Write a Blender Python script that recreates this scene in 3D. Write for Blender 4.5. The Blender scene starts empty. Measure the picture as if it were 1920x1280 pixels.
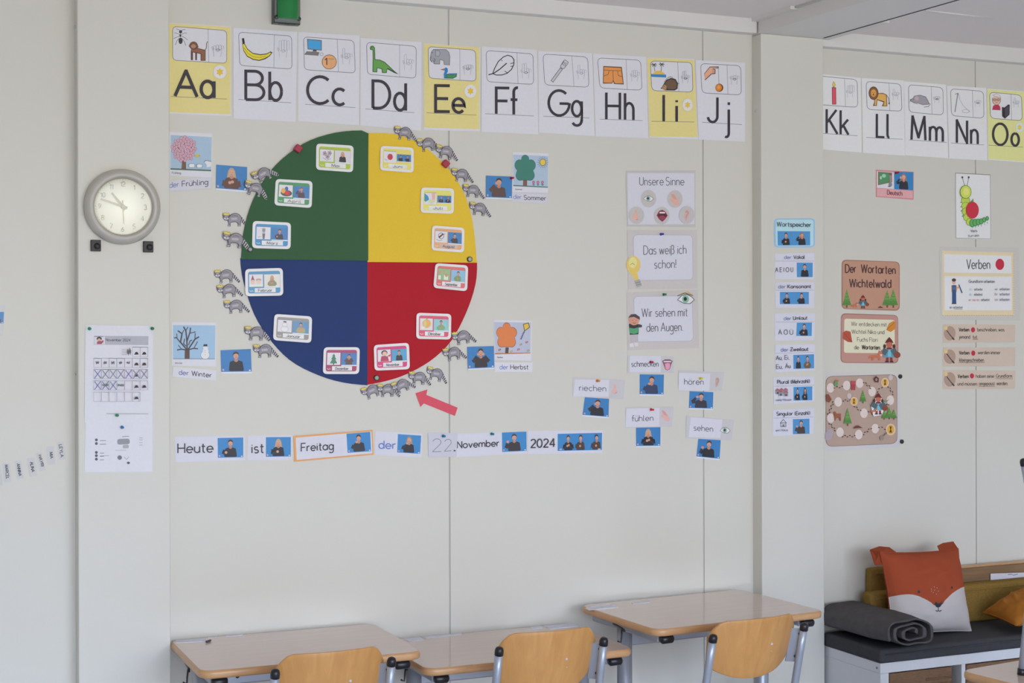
import bpy, math, random
from mathutils import Vector, Matrix

random.seed(7)
SC = bpy.context.scene
COL = SC.collection

# ------------------------------------------------------------------ camera geometry (metres; wall plane y = 0, room on -y)
F, YAW, ROLL, HORIZON = 2900.0, math.radians(24), math.radians(-.13), 600.0
DIST, EYE = 4.989, 1.743
_c, _s, _cr, _sr = math.cos(YAW), math.sin(YAW), math.cos(ROLL), math.sin(ROLL)
CAM = Vector((0, -DIST, EYE))
RIGHT = Vector((_cr * _c, -_cr * _s, _sr)); UP = Vector((-_sr * _c, _sr * _s, _cr)); FWD = Vector((_s, _c, 0))


def ray(px, py):
    return RIGHT * ((px - 960) / F) + UP * (-(py - HORIZON) / F) + FWD


def W(px, py, Y=0.0):          # point on a plane parallel to the wall
    r = ray(px, py); t = (Y + DIST) / r.y
    return CAM + r * t


def H(px, py, z):              # point on a horizontal plane
    r = ray(px, py); t = (z - EYE) / r.z
    return CAM + r * t


# ------------------------------------------------------------------ materials
def lin(h):
    h = h.lstrip('#')
    o = []
    for i in (0, 2, 4):
        c = int(h[i:i + 2], 16) / 255
        o.append(c / 12.92 if c <= .04045 else ((c + .055) / 1.055) ** 2.4)
    return o


_mats = {}
GAIN = 1.28


def ink(hexcol, gain=GAIN, rough=.5):
    """printed paper / card / plastic: a faint paper-fibre noise over one colour"""
    k = (hexcol, round(gain, 3), rough)
    if k in _mats: return _mats[k]
    m = bpy.data.materials.new('print_' + hexcol); m.use_nodes = True
    nt = m.node_tree; b = nt.nodes['Principled BSDF']
    c = [min(.88, v * gain) for v in lin(hexcol)]
    tex = nt.nodes.new('ShaderNodeTexNoise'); tex.inputs['Scale'].default_value = 90; tex.inputs['Detail'].default_value = 1
    mix = nt.nodes.new('ShaderNodeMix'); mix.data_type = 'RGBA'
    mix.inputs['A'].default_value = (*[v * .97 for v in c], 1); mix.inputs['B'].default_value = (*[min(.9, v * 1.03) for v in c], 1)
    co = nt.nodes.new('ShaderNodeTexCoord')
    nt.links.new(co.outputs['Object'], tex.inputs['Vector'])
    nt.links.new(tex.outputs['Fac'], mix.inputs['Factor']); nt.links.new(mix.outputs['Result'], b.inputs['Base Color'])
    b.inputs['Roughness'].default_value = rough; b.inputs['Specular IOR Level'].default_value = .35
    _mats[k] = m
    return m


def surf(name, col, rough=.5, metal=0, spec=.5, bump=0, bscale=50, vary=.04, stretch=(1, 1, 1), detail=3, coat=0, nscale=None):
    if name in _mats: return _mats[name]
    m = bpy.data.materials.new(name); m.use_nodes = True
    nt = m.node_tree; b = nt.nodes['Principled BSDF']
    if isinstance(col, str): col = lin(col)
    co = nt.nodes.new('ShaderNodeTexCoord'); mp = nt.nodes.new('ShaderNodeMapping'); mp.inputs['Scale'].default_value = stretch
    tex = nt.nodes.new('ShaderNodeTexNoise'); tex.inputs['Scale'].default_value = nscale or bscale; tex.inputs['Detail'].default_value = detail
    mix = nt.nodes.new('ShaderNodeMix'); mix.data_type = 'RGBA'
    mix.inputs['A'].default_value = (*[v * (1 - vary) for v in col], 1); mix.inputs['B'].default_value = (*[min(.95, v * (1 + vary)) for v in col], 1)
    nt.links.new(co.outputs['Object'], mp.inputs['Vector']); nt.links.new(mp.outputs['Vector'], tex.inputs['Vector'])
    nt.links.new(tex.outputs['Fac'], mix.inputs['Factor']); nt.links.new(mix.outputs['Result'], b.inputs['Base Color'])
    b.inputs['Roughness'].default_value = rough; b.inputs['Metallic'].default_value = metal; b.inputs['Specular IOR Level'].default_value = spec
    b.inputs['Coat Weight'].default_value = coat
    if bump:
        t2 = nt.nodes.new('ShaderNodeTexNoise'); t2.inputs['Scale'].default_value = bscale; t2.inputs['Detail'].default_value = 4
        bp = nt.nodes.new('ShaderNodeBump'); bp.inputs['Strength'].default_value = bump; bp.inputs['Distance'].default_value = .01
        nt.links.new(mp.outputs['Vector'], t2.inputs['Vector']); nt.links.new(t2.outputs['Fac'], bp.inputs['Height']); nt.links.new(bp.outputs['Normal'], b.inputs['Normal'])
    _mats[name] = m
    return m


# ------------------------------------------------------------------ objects
def link(name, me, parent=None, loc=None):
    o = bpy.data.objects.new(name, me); COL.objects.link(o)
    if parent: o.parent = parent
    if loc is not None: o.location = loc
    return o


def tag(o, label=None, cat=None, group=None, kind=None):
    if label: o['label'] = label
    if cat: o['category'] = cat
    if group: o['group'] = group
    if kind: o['kind'] = kind
    return o


def thing(name, label, cat, loc=(0, 0, 0), group=None, rz=0):
    o = link(name, None, None, loc); o.empty_display_size = .05; o.rotation_euler = (0, 0, rz)
    return tag(o, label, cat, group)


class MB:
    """collects geometry for ONE mesh, several materials"""
    def __init__(s): s.v, s.f, s.mi, s.mats, s.sm = [], [], [], [], []

    def m(s, mat):
        if mat not in s.mats: s.mats.append(mat)
        return s.mats.index(mat)

    def add(s, vs, fs, mat, smooth=False):
        o = len(s.v); s.v += [tuple(v) for v in vs]; k = s.m(mat)
        for f in fs: s.f.append([i + o for i in f]); s.mi.append(k); s.sm.append(smooth)
        return s

    def box(s, a, b, mat, bev=0):
        x0, y0, z0 = a; x1, y1, z1 = b
        vs = [(x0, y0, z0), (x1, y0, z0), (x1, y1, z0), (x0, y1, z0), (x0, y0, z1), (x1, y0, z1), (x1, y1, z1), (x0, y1, z1)]
        return s.add(vs, [(0, 3, 2, 1), (4, 5, 6, 7), (0, 1, 5, 4), (1, 2, 6, 5), (2, 3, 7, 6), (3, 0, 4, 7)], mat)

    def tube(s, pts, r, mat, n=12, caps=True, ry=None):
        pts = [Vector(p) for p in pts]; rings = []
        prev = None
        for i, p in enumerate(pts):
            t = (pts[min(i + 1, len(pts) - 1)] - pts[max(i - 1, 0)]).normalized()
            if prev is None:
                a = Vector((1, 0, 0)) if abs(t.x) < .8 else Vector((0, 1, 0))
                u = (a - t * a.dot(t)).normalized()
            else: u = (prev - t * prev.dot(t)).normalized()
            prev = u; w = t.cross(u)
            rr = r[i] if isinstance(r, (list, tuple)) else r
            r2 = rr if ry is None else ry
            rings.append([p + u * (rr * math.cos(2 * math.pi * k / n)) + w * (r2 * math.sin(2 * math.pi * k / n)) for k in range(n)])
        vs = [q for ring in rings for q in ring]; fs = []
        for i in range(len(rings) - 1):
            for k in range(n):
                k2 = (k + 1) % n
                fs.append((i * n + k, i * n + k2, (i + 1) * n + k2, (i + 1) * n + k))
        if caps:
            fs.append(tuple(reversed(range(n)))); fs.append(tuple((len(rings) - 1) * n + k for k in range(n)))
        return s.add(vs, fs, mat, True)

    def prism(s, pts, axis, d0, d1, mat, smooth=False):
        """pts: 2-D outline; axis 'y': (x,z) outline extruded in y; 'z': (x,y) in z; 'x': (y,z) in x"""
        P = {'y': lambda a, b, d: (a, d, b), 'z': lambda a, b, d: (a, b, d), 'x': lambda a, b, d: (d, a, b)}[axis]
        n = len(pts)
        vs = [P(a, b, d0) for a, b in pts] + [P(a, b, d1) for a, b in pts]
        fs = [tuple(range(n)), tuple(range(2 * n - 1, n - 1, -1))]
        s.add(vs, fs, mat, False)
        o = len(s.v) - 2 * n; k = s.m(mat)
        for i in range(n):
            j = (i + 1) % n; s.f.append([o + i, o + n + i, o + n + j, o + j]); s.mi.append(k); s.sm.append(smooth)
        return s

    def lathe(s, prof, c, mat, axis='y', n=32, smooth=True, caps=True):
        """prof: (r, d) along axis from centre c"""
        vs, fs = [], []
        for r, d in prof:
            for k in range(n):
                a = 2 * math.pi * k / n; p, q = r * math.cos(a), r * math.sin(a)
                vs.append({'y': (c[0] + p, c[1] + d, c[2] + q), 'z': (c[0] + p, c[1] + q, c[2] + d), 'x': (c[0] + d, c[1] + p, c[2] + q)}[axis])
        for i in range(len(prof) - 1):
            for k in range(n):
                k2 = (k + 1) % n; fs.append((i * n + k, i * n + k2, (i + 1) * n + k2, (i + 1) * n + k))
        if caps: fs.append(tuple(range(n))); fs.append(tuple((len(prof) - 1) * n + k for k in range(n)))
        return s.add(vs, fs, mat, smooth)

    def build(s, name, parent=None, origin=(0, 0, 0), bevel=0, fixn=True, subsurf=0):
        me = bpy.data.meshes.new(name)
        ox, oy, oz = origin
        me.from_pydata([(x - ox, y - oy, z - oz) for x, y, z in s.v], [], s.f)
        for m in s.mats: me.materials.append(m)
        me.polygons.foreach_set('material_index', s.mi); me.polygons.foreach_set('use_smooth', s.sm)
        me.update()
        if fixn:
            import bmesh
            b = bmesh.new(); b.from_mesh(me); bmesh.ops.recalc_face_normals(b, faces=b.faces); b.to_mesh(me); b.free()
        o = link(name, me, parent, None if parent else origin)
        if bevel:
            md = o.modifiers.new('edge', 'BEVEL'); md.width = bevel; md.segments = 2; md.limit_method = 'ANGLE'; md.angle_limit = math.radians(40)
        if subsurf:
            md = o.modifiers.new('smooth', 'SUBSURF'); md.levels = md.render_levels = subsurf
        return o


# ------------------------------------------------------------------ single-line school lettering
def arc(cx, cy, rx, ry, a0, a1, n=12):
    return [(cx + rx * math.cos(math.radians(a0 + (a1 - a0) * i / n)), cy + ry * math.sin(math.radians(a0 + (a1 - a0) * i / n))) for i in range(n + 1)]


X = .63
GL = {
    'A': (.7, [[(0, 0), (.35, 1), (.7, 0)], [(.12, .36), (.58, .36)]]),
    'B': (.6, [[(0, 0), (0, 1), (.3, 1)] + arc(.3, .76, .25, .24, 90, -90) + [(0, .52)], [(.3, .52)] + arc(.32, .26, .28, .26, 90, -90) + [(0, 0)]]),
    'C': (.72, [arc(.44, .5, .44, .5, 48, 312, 18)]),
    'D': (.66, [[(0, 0), (0, 1), (.22, 1)] + arc(.22, .5, .44, .5, 90, -90, 14) + [(0, 0)]]),
    'E': (.52, [[(.52, 1), (0, 1), (0, 0), (.52, 0)], [(0, .5), (.46, .5)]]),
    'F': (.5, [[(.5, 1), (0, 1), (0, 0)], [(0, .5), (.43, .5)]]),
    'G': (.78, [arc(.44, .5, .44, .5, 48, 355, 20) + [(.8, .48), (.46, .48)]]),
    'H': (.6, [[(0, 0), (0, 1)], [(.6, 0), (.6, 1)], [(0, .5), (.6, .5)]]),
    'I': (.06, [[(.03, 0), (.03, 1)]]),
    'J': (.42, [[(.42, 1), (.42, .25)] + arc(.21, .24, .21, .24, 0, -170, 10)]),
    'K': (.58, [[(0, 0), (0, 1)], [(.52, 1), (.02, .45)], [(.14, .56), (.58, 0)]]),
    'L': (.44, [[(0, 1), (0, 0), (.44, 0)]]),
    'M': (.76, [[(0, 0), (.06, 1), (.38, .1), (.7, 1), (.76, 0)]]),
    'N': (.6, [[(0, 0), (0, 1), (.6, 0), (.6, 1)]]),
    'O': (.84, [arc(.42, .5, .42, .5, 90, 450, 24)]),
    'P': (.52, [[(0, 0), (0, 1), (.28, 1)] + arc(.28, .74, .25, .26, 90, -90) + [(0, .48)]]),
    'R': (.56, [[(0, 0), (0, 1), (.28, 1)] + arc(.28, .75, .25, .25, 90, -90) + [(0, .5)], [(.25, .5), (.56, 0)]]),
    'S': (.54, [arc(.28, .75, .25, .25, 40, 260, 10) + arc(.27, .25, .27, .26, 85, -145, 10)]),
    'T': (.62, [[(0, 1), (.62, 1)], [(.31, 1), (.31, 0)]]),
    'U': (.56, [[(0, 1), (0, .28)] + arc(.28, .28, .28, .28, 180, 360) + [(.56, 1)]]),
    'V': (.64, [[(0, 1), (.32, 0), (.64, 1)]]),
    'W': (.94, [[(0, 1), (.23, 0), (.47, .95), (.71, 0), (.94, 1)]]),
    'Y': (.6, [[(0, 1), (.3, .48), (.6, 1)], [(.3, .48), (.3, 0)]]),
    'Z': (.56, [[(0, 1), (.56, 1), (0, 0), (.56, 0)]]),
    'a': (.52, [arc(.26, X / 2, .26, X / 2, 0, 360, 18), [(.52, X), (.52, 0)]]),
    'b': (.5, [[(0, 1), (0, 0)], arc(.25, X / 2, .25, X / 2, 0, 360, 18)]),
    'c': (.46, [arc(.27, X / 2, .27, X / 2, 48, 312, 14)]),
    'd': (.5, [[(.5, 1), (.5, 0)], arc(.25, X / 2, .25, X / 2, 0, 360, 18)]),
    'e': (.52, [[(.02, .32), (.51, .32)] + arc(.26, X / 2, .26, X / 2, 0, 320, 16)]),
    'f': (.32, [arc(.32, .83, .17, .17, 80, 180, 6) + [(.15, 0)], [(0, X - .08), (.32, X - .08)]]),
    'g': (.5, [arc(.25, X / 2, .25, X / 2, 0, 360, 18), [(.5, X), (.5, -.2)] + arc(.25, -.17, .25, .22, 0, -150, 8)]),
    'h': (.46, [[(0, 1), (0, 0)], [(0, .36)] + arc(.23, .38, .23, .25, 180, 0, 10) + [(.46, 0)]]),
    'i': (.06, [[(.03, X), (.03, 0)], [(.03, .86), (.03, .78)]]),
    'j': (.2, [[(.17, X), (.17, -.22)] + arc(.02, -.24, .15, .16, 0, -120, 6), [(.17, .9), (.17, .8)]]),
    'k': (.42, [[(0, 1), (0, 0)], [(.4, X), (.02, .27)], [(.14, .38), (.42, 0)]]),
    'l': (.16, [[(.03, 1), (.03, .14)] + arc(.15, .14, .12, .14, 180, 280, 6)]),
    'm': (.76, [[(0, X), (0, 0)], [(0, .38)] + arc(.19, .4, .19, .23, 180, 0, 8) + [(.38, 0)], [(.38, .38)] + arc(.57, .4, .19, .23, 180, 0, 8) + [(.76, 0)]]),
    'n': (.45, [[(0, X), (0, 0)], [(0, .37)] + arc(.225, .39, .225, .24, 180, 0, 10) + [(.45, 0)]]),
    'o': (.54, [arc(.27, X / 2, .27, X / 2, 90, 450, 20)]),
    'p': (.5, [[(0, X), (0, -.36)], arc(.25, X / 2, .25, X / 2, 0, 360, 18)]),
    'r': (.28, [[(0, X), (0, 0)], [(0, .36)] + arc(.26, .37, .26, .26, 180, 85, 6)]),
    's': (.38, [arc(.2, .47, .18, .16, 40, 260, 8) + arc(.19, .16, .19, .165, 85, -145, 8)]),
    't': (.3, [[(.13, .9), (.13, .14)] + arc(.27, .14, .14, .14, 180, 280, 6), [(0, X), (.3, X)]]),
    'u': (.45, [[(0, X), (0, .24)] + arc(.225, .24, .225, .24, 180, 360, 10) + [(.45, X)], [(.45, .3), (.45, 0)]]),
    'v': (.46, [[(0, X), (.23, 0), (.46, X)]]),
    'w': (.7, [[(0, X), (.18, 0), (.35, X - .04), (.52, 0), (.7, X)]]),
    'y': (.46, [[(0, X), (.23, 0)], [(.46, X), (.12, -.34)]]),
    'z': (.42, [[(0, X), (.42, X), (0, 0), (.42, 0)]]),
    'ß': (.46, [[(0, -.2), (0, .75)] + arc(.2, .77, .2, .23, 180, -90, 12) + [(.2, .54)] + arc(.2, .27, .26, .27, 90, -110, 10)]),
    '0': (.54, [arc(.27, .5, .27, .5, 90, 450, 20)]),
    '1': (.26, [[(0, .76), (.26, 1), (.26, 0)]]),
    '2': (.52, [arc(.26, .73, .25, .27, 165, -35, 10) + [(0, 0), (.52, 0)]]),
    '3': (.5, [arc(.24, .76, .22, .24, 150, -80, 8) + arc(.24, .26, .26, .27, 80, -150, 8)]),
    '4': (.56, [[(.42, 0), (.42, 1), (0, .3), (.56, .3)]]),
    '5': (.5, [[(.46, 1), (.08, 1), (.04, .56)] + arc(.23, .31, .27, .31, 120, -145, 10)]),
    '6': (.5, [[(.4, 1), (.06, .48)], arc(.25, .29, .25, .29, 0, 360, 16)]),
    '7': (.5, [[(0, 1), (.5, 1), (.16, 0)]]),
    '8': (.5, [arc(.25, .75, .22, .25, 270, 630, 14), arc(.25, .26, .25, .26, 90, 450, 14)]),
    '9': (.5, [[(.1, 0), (.45, .52)], arc(.25, .71, .25, .29, 0, 360, 16)]),
    '.': (.08, [[(.0, .04), (.1, .04)]]), ',': (.08, [[(.08, .06), (.02, -.14)]]), '!': (.06, [[(.03, 1), (.03, .3)], [(.03, .1), (.03, 0)]]),
    '(': (.2, [arc(.3, .45, .3, .6, 125, 235, 8)]), ')': (.2, [arc(-.1, .45, .3, .6, 55, -55, 8)]),
}
for base, up in (('a', 'ä'), ('o', 'ö'), ('u', 'ü'), ('A', 'Ä'), ('O', 'Ö'), ('U', 'Ü')):
    w_, st_ = GL[base]; yy = .84 if base.islower() else 1.12
    GL[up] = (w_, st_ + [[(w_ * .28, yy), (w_ * .28, yy + .09)], [(w_ * .72, yy), (w_ * .72, yy + .09)]])


# ------------------------------------------------------------------ flat prints: every mark is laid on its sheet in wall space
def zoom(x0, y0, s): return lambda x, y: (x0 + x / s, y0 + y / s)


def quad(TL, TR, BR, BL):
    def f(u, v):
        a = (TL[0] + (TR[0] - TL[0]) * u, TL[1] + (TR[1] - TL[1]) * u); b = (BL[0] + (BR[0] - BL[0]) * u, BL[1] + (BR[1] - BL[1]) * u)
        return (a[0] + (b[0] - a[0]) * v, a[1] + (b[1] - a[1]) * v)
    return f


def sub(Q, u0, v0, u1, v1): return lambda u, v: Q(u0 + (u1 - u0) * u, v0 + (v1 - v0) * v)


UNIT = [(0, 0), (1, 0), (1, 1), (0, 1)]


def rounded(pts, r, n=5):
    """round the corners of a polygon; r = fraction of the shorter adjoining edge"""
    o = []; k = len(pts)
    for i, p in enumerate(pts):
        p = Vector(p); a = Vector(pts[i - 1]) - p; b = Vector(pts[(i + 1) % k]) - p
        d = r if r > 1 else r * min(a.length, b.length)
        A, B = p + a.normalized() * d, p + b.normalized() * d
        for j in range(n + 1):
            t = j / n; q = A * (1 - t) ** 2 + p * 2 * t * (1 - t) + B * t * t
            o.append((q.x, q.y))
    return o


class Art:
    STEP = .00009

    def __init__(s, card, M, start):
        s.c, s.M, s.off, s.last = card, M, start, None
        s.mb = MB()

    def lay(s, key):
        s.off += s.STEP if key != s.last else 7e-6; s.last = key
        return s.c.plane - s.off

    def _put(s, col, px, faces=None, rough=None):
        y = s.lay(col)
        s.mb.add([W(a, b, y) for a, b in px], faces or [tuple(range(len(px)))], ink(col, s.c.gain, rough or s.c.rough))
        return s

    def map(s, pts): return [s.M(a, b) for a, b in pts]

    def poly(s, col, pts): return s._put(col, s.map(pts))

    def rpoly(s, col, pts, r=.15): return s._put(col, rounded(s.map(pts), r))

    def ell(s, col, cx, cy, rx, ry=None, rot=0, n=20):
        ry = rx if ry is None else ry; c, q = math.cos(math.radians(rot)), math.sin(math.radians(rot))
        pts = []
        for i in range(n):
            a = 2 * math.pi * i / n; u, v = rx * math.cos(a), ry * math.sin(a)
            pts.append((cx + u * c - v * q, cy + u * q + v * c))
        return s.poly(col, pts)

    def _ribbon(s, col, w, px):
        for i in range(1, len(px) - 1):            # very sharp corner: two strokes that overlap at the tip
            a, b = Vector(px[i]) - Vector(px[i - 1]), Vector(px[i + 1]) - Vector(px[i])
            if a.length > w and b.length > w and a.normalized().dot(b.normalized()) < -.2:
                a, b = a.normalized() * w * .3, b.normalized() * w * .3; p = Vector(px[i])
                s._ribbon(col, w, list(px[:i]) + [tuple(p + a)]); return s._ribbon(col, w, [tuple(p - b)] + list(px[i + 1:]))
        n = len(px); L, R = [], []
        for i in range(n):
            p = Vector(px[i]); a = (p - Vector(px[i - 1])) if i else None; b = (Vector(px[i + 1]) - p) if i < n - 1 else None
            if a is not None and a.length < 1e-9: a = None
            if b is not None and b.length < 1e-9: b = None
            if a is None and b is None: a = Vector((1, 0))
            if a is None: a = b
            if b is None: b = a
            a = a.normalized(); b = b.normalized(); t = a + b
            if t.length < .3: t = b
            t.normalize(); nn = Vector((-t.y, t.x)); k = 1 / max(.5, abs(nn.dot(Vector((-b.y, b.x)))))
            L.append(p + nn * (w / 2 * k)); R.append(p - nn * (w / 2 * k))
        vs = [tuple(q) for q in L] + [tuple(q) for q in R]
        return s._put(col, vs, [(i, i + 1, n + i + 1, n + i) for i in range(n - 1)])

    def line(s, col, w, pts, closed=False):
        pts = list(pts)
        if closed: pts = pts + [pts[0], pts[1]]
        return s._ribbon(col, w, s.map(pts))

    def oline(s, col, w, pts): return s.line(col, w, pts, True)

    def outl(s, fill, edge, w, pts):
        s.poly(fill, pts); return s.line(edge, w, pts, True)

    def text(s, txt, p0, p1, h, w, col, up=None):
        gap, space = .17, .34
        tot = sum((GL[c][0] + gap) if c != ' ' else space for c in txt) - gap
        p0, p1 = Vector(p0), Vector(p1); d = (p1 - p0) / max(tot, .05)
        u = Vector(up) * h if up else Vector((0, -h)); x = 0
        for c in txt:
            if c == ' ': x += space; continue
            g = GL[c]
            for st in g[1]:
                pts = [tuple(p0 + d * (x + a) + u * b) for a, b in st]
                s._ribbon(col, w, s.map(pts))
            x += g[0] + gap
        return s

    def scribble(s, col, w, p0, p1, h, n=5, seed=0):
        """illegible fine print"""
        r = random.Random(seed); pts = []
        p0, p1 = Vector(p0), Vector(p1)
        for i in range(n * 2 + 1):
            q = p0.lerp(p1, i / (n * 2)); pts.append((q.x, q.y + (r.uniform(.2, .5) * h if i % 2 else -r.uniform(.2, .5) * h)))
        return s.line(col, w, pts)

    def done(s, name, label=None):
        if not s.mb.v: return None
        o = s.mb.build(name, s.c.root, s.c.loc, fixn=False)
        if label: o['label'] = label
        s.c.top = max(s.c.top, s.off)
        return o


class Card:
    """one sheet of paper / card on the wall: an Empty that parents its sheet and what is printed on it"""
    def __init__(s, name, label, cat, Q, plane=0., base=.0003, thick=.0009, col='cfced3', gain=GAIN, rough=.5, r=0, group=None, outline=None, part='sheet', empty=False, wedge=None):
        s.Q, s.plane, s.gain, s.rough = Q, plane, gain, rough
        c = Q(.5, .5); s.loc = W(c[0], c[1], plane - base)
        s.root = thing(name, label, cat, s.loc, group)
        s.top = base + thick
        pts = outline if outline else [Q(*p) for p in UNIT]
        if r: pts = rounded(pts, r)
        if not empty:
            mb = MB(); mt = ink(col, gain, rough); n = len(pts)
            vs = [W(a, b, plane - base) for a, b in pts] + [W(a, b, plane - base - thick) for a, b in pts]
            mb.add(vs, [tuple(reversed(range(n))), tuple(range(n, 2 * n))] + [(i, (i + 1) % n, n + (i + 1) % n, n + i) for i in range(n)], mt)
            mb.build(part, s.root, s.loc)

    def art(s, M=None): return Art(s, M or s.Q, s.top)


SKIN, SKIN2, HAIR, BLOND, BLK = 'c99a84', 'b9806c', '4a3a34', 'b59a78', '2b2c33'
POSE = {
    'chest': [[(.30, .62), (.27, .86), (.47, .74)]],
    'chin': [[(.30, .62), (.24, .80), (.42, .47)]],
    'face': [[(.30, .62), (.22, .70), (.43, .33)]],
    'ear': [[(.30, .62), (.16, .62), (.36, .32)]],
    'both': [[(.30, .62), (.22, .70), (.42, .36)], [(.70, .62), (.78, .70), (.58, .36)]],
    'hands': [[(.30, .64), (.26, .88), (.45, .72)], [(.70, .64), (.74, .88), (.53, .68)]],
    'up': [[(.30, .62), (.20, .80), (.27, .48)]],
    'low': [[(.30, .62), (.24, .82), (.34, .74)]],
    'down': [],
}


def person(a, Q, cx=.5, sc=1., pose='chest', top=BLK, hair=HAIR, long=False, lit=None, px=1.0):
    """a signing person printed in a small photo; Q is the photo's unit square"""
    m = lambda u, v: Q(cx + (u - .5) * sc, v)
    keep = a.M; a.M = m
    if long: a.rpoly(hair, [(.40, .16), (.60, .16), (.65, .60), (.35, .60)], .3)
    a.rpoly(top, [(.31, .55), (.42, .49), (.58, .49), (.69, .55), (.73, .97), (.27, .97)], .2)
    a.poly(SKIN2, [(.46, .40), (.54, .40), (.56, .52), (.5, .57), (.44, .52)])
    a.ell(hair, .5, .235, .093, .15)
    a.ell(SKIN, .5, .285, .078, .135)
    a.poly(hair, [(.42, .23), (.44, .14), (.5, .11), (.56, .14), (.58, .23), (.5, .175)])
    a.line('5a4038', .7 * px, [(.46, .29), (.48, .29)]); a.line('5a4038', .7 * px, [(.52, .29), (.54, .29)]); a.line('8a4a44', .7 * px, [(.47, .365), (.53, .365)])
    for arm in POSE[pose]:
        q = a.map(arm); s = math.dist(m(.3, .6), m(.45, .6))
        a._ribbon(top if top != BLK else '25262c', .8 * s, q[:2]); a._ribbon('34353c' if top == BLK else top, .62 * s, [q[1], tuple(Vector(q[1]).lerp(Vector(q[2]), .72))])
        a.ell(SKIN, arm[2][0], arm[2][1], .05, .065)
        for k in range(3):
            a.line(SKIN2, .5 * px, [(arm[2][0] - .03 + .03 * k, arm[2][1] - .07), (arm[2][0] - .02 + .025 * k, arm[2][1] + .03)])
    a.M = keep


def photo(a, Q, people, bg='3a78b0', strip=True, marks=True):
    keep = a.M; a.M = Q
    if strip: a.poly('cfd3dc', [(-.0, -.0), (1, -.0), (1, 1.1), (-.0, 1.1)])
    a.poly(bg, UNIT)
    for p in people: person(a, Q, **p)
    if marks:
        a.ell('c79aa6', .07, .91, .035, .05, n=8); a.poly('d8dde6', [(.91, .92), (.97, .92), (.97, .97), (.91, .97)])
    a.M = keep
    return a


def hand_sign(a, cx, cy, s, kind=0, col='8f8f96', w=.55):
    """line drawing of a signing hand"""
    o = lambda pts: [(cx + x * s, cy + y * s) for x, y in pts]
    a.line(col, w, o([(-.45, 1), (-.5, .35), (-.55, -.1)])); a.line(col, w, o([(.4, 1), (.48, .4), (.55, -.05)]))
    up = [(0, 0, 0, 0), (1, 1, 1, 1), (0, 0, 0, 1), (1, 0, 0, 0), (1, 1, 0, 0), (.5, .5, .5, .2)][kind % 6]
    for i, h in enumerate(up):
        x = -.5 + i * .33; t = -.25 - .75 * h - .1 * (i in (1, 2))
        a.line(col, w, o([(x, .05), (x, t)] + [(x + .15 + .15 * math.cos(math.radians(180 - k * 45)), t - .14 * math.sin(math.radians(k * 45))) for k in range(5)] + [(x + .3, .05)]))
    a.line('55555c' if kind % 2 == 0 else col, w * 1.6, o([(-.3, .15), (0, .02), (.35, .12), (.1, .3), (-.2, .22)]))
    a.line(col, w, o([(-.55, .2), (-.75, -.15), (-.62, -.3), (-.4, .1)]))

# ------------------------------------------------------------------ the room
M_WALL = surf('wall_panel_paint', (.712, .690, .618), .42, spec=.4, bump=.012, bscale=140, vary=.012)
M_SEAM = surf('panel_joint', (.56, .55, .52), .6, vary=.02)
M_TRIM = surf('trim_paint', (.77, .75, .715), .42, spec=.4, bump=.01, bscale=120, vary=.012)
M_CEIL = surf('ceiling_panel', (.87, .81, .775), .7, spec=.25, bump=.05, bscale=260, vary=.02)
M_FLOOR = surf('floor_vinyl', (.53, .57, .655), .35, spec=.45, bump=.02, bscale=60, vary=.1, nscale=14)
M_SOFFIT = M_TRIM
M_DARK = surf('dark_gap', (.05, .05, .05), .7)
M_METALW = surf('window_frame_white', (.7, .7, .7), .35)

XL, XR, YR = -2.6, 7.0, -7.6
PD = .062
xs = [W(842, 600).x, W(1318.5, 600).x, W(1829.5, 600).x]
PL0, PL1 = W(146, 600, -PD).x, W(319, 600, -PD).x
PR0, PR1 = W(1428, 600, -PD).x, W(1545, 600, -PD).x
ZBEAM = .5 * (W(1428, 62, -PD).z + W(1544, 72.5, -PD).z)
CO = .045
ZC1, ZC2 = W(1414, 34.6, -CO).z, .5 * (W(1606, 58, -CO).z + W(1915, 96, -CO).z)
ZT1 = sum(W(x, y, 0).z for x, y in ((660, 1.3), (940, 25.5), (1170, 45), (1400, 67.2))) / 4
ZT2 = sum(W(x, y, 0).z for x, y in ((1560, 86.5), (1700, 102.5), (1828, 117), (1915, 126.8))) / 4
ZTOP = max(ZC1, ZC2) + .12


def struct(name, mb, **k): return tag(mb.build(name, **k), kind='structure')


wb = MB(); wb.box((XL, .004, 0), (XR, .12, ZTOP), M_SEAM)
edges = [XL] + xs + [XR]
for i in range(4):
    a = edges[i] + (.003 if i else 0); b = edges[i + 1] - (.003 if i < 3 else 0)
    wb.box((a, 0, 0), (b, .0041, ZTOP), M_WALL)
struct('wall_back', wb)
fl = MB(); fl.box((XL, YR, -.1), (XR, .12, 0), M_FLOOR); struct('floor', fl)
ce = MB()
ce.box((XL, YR, ZC1), (PR0 + .01, .1, ZC1 + .1), M_CEIL); struct('ceiling', ce)
ce = MB(); ce.box((PR1 - .01, YR, ZC2), (XR, .1, ZC2 + .1), M_CEIL); struct('ceiling', ce)
w = MB(); w.box((XL - .12, YR, 0), (XL, .12, ZTOP), M_WALL); struct('wall_left', w)
w = MB(); w.box((XR, YR, 0), (XR + .12, .12, ZTOP), M_WALL); struct('wall_right', w)
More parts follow.
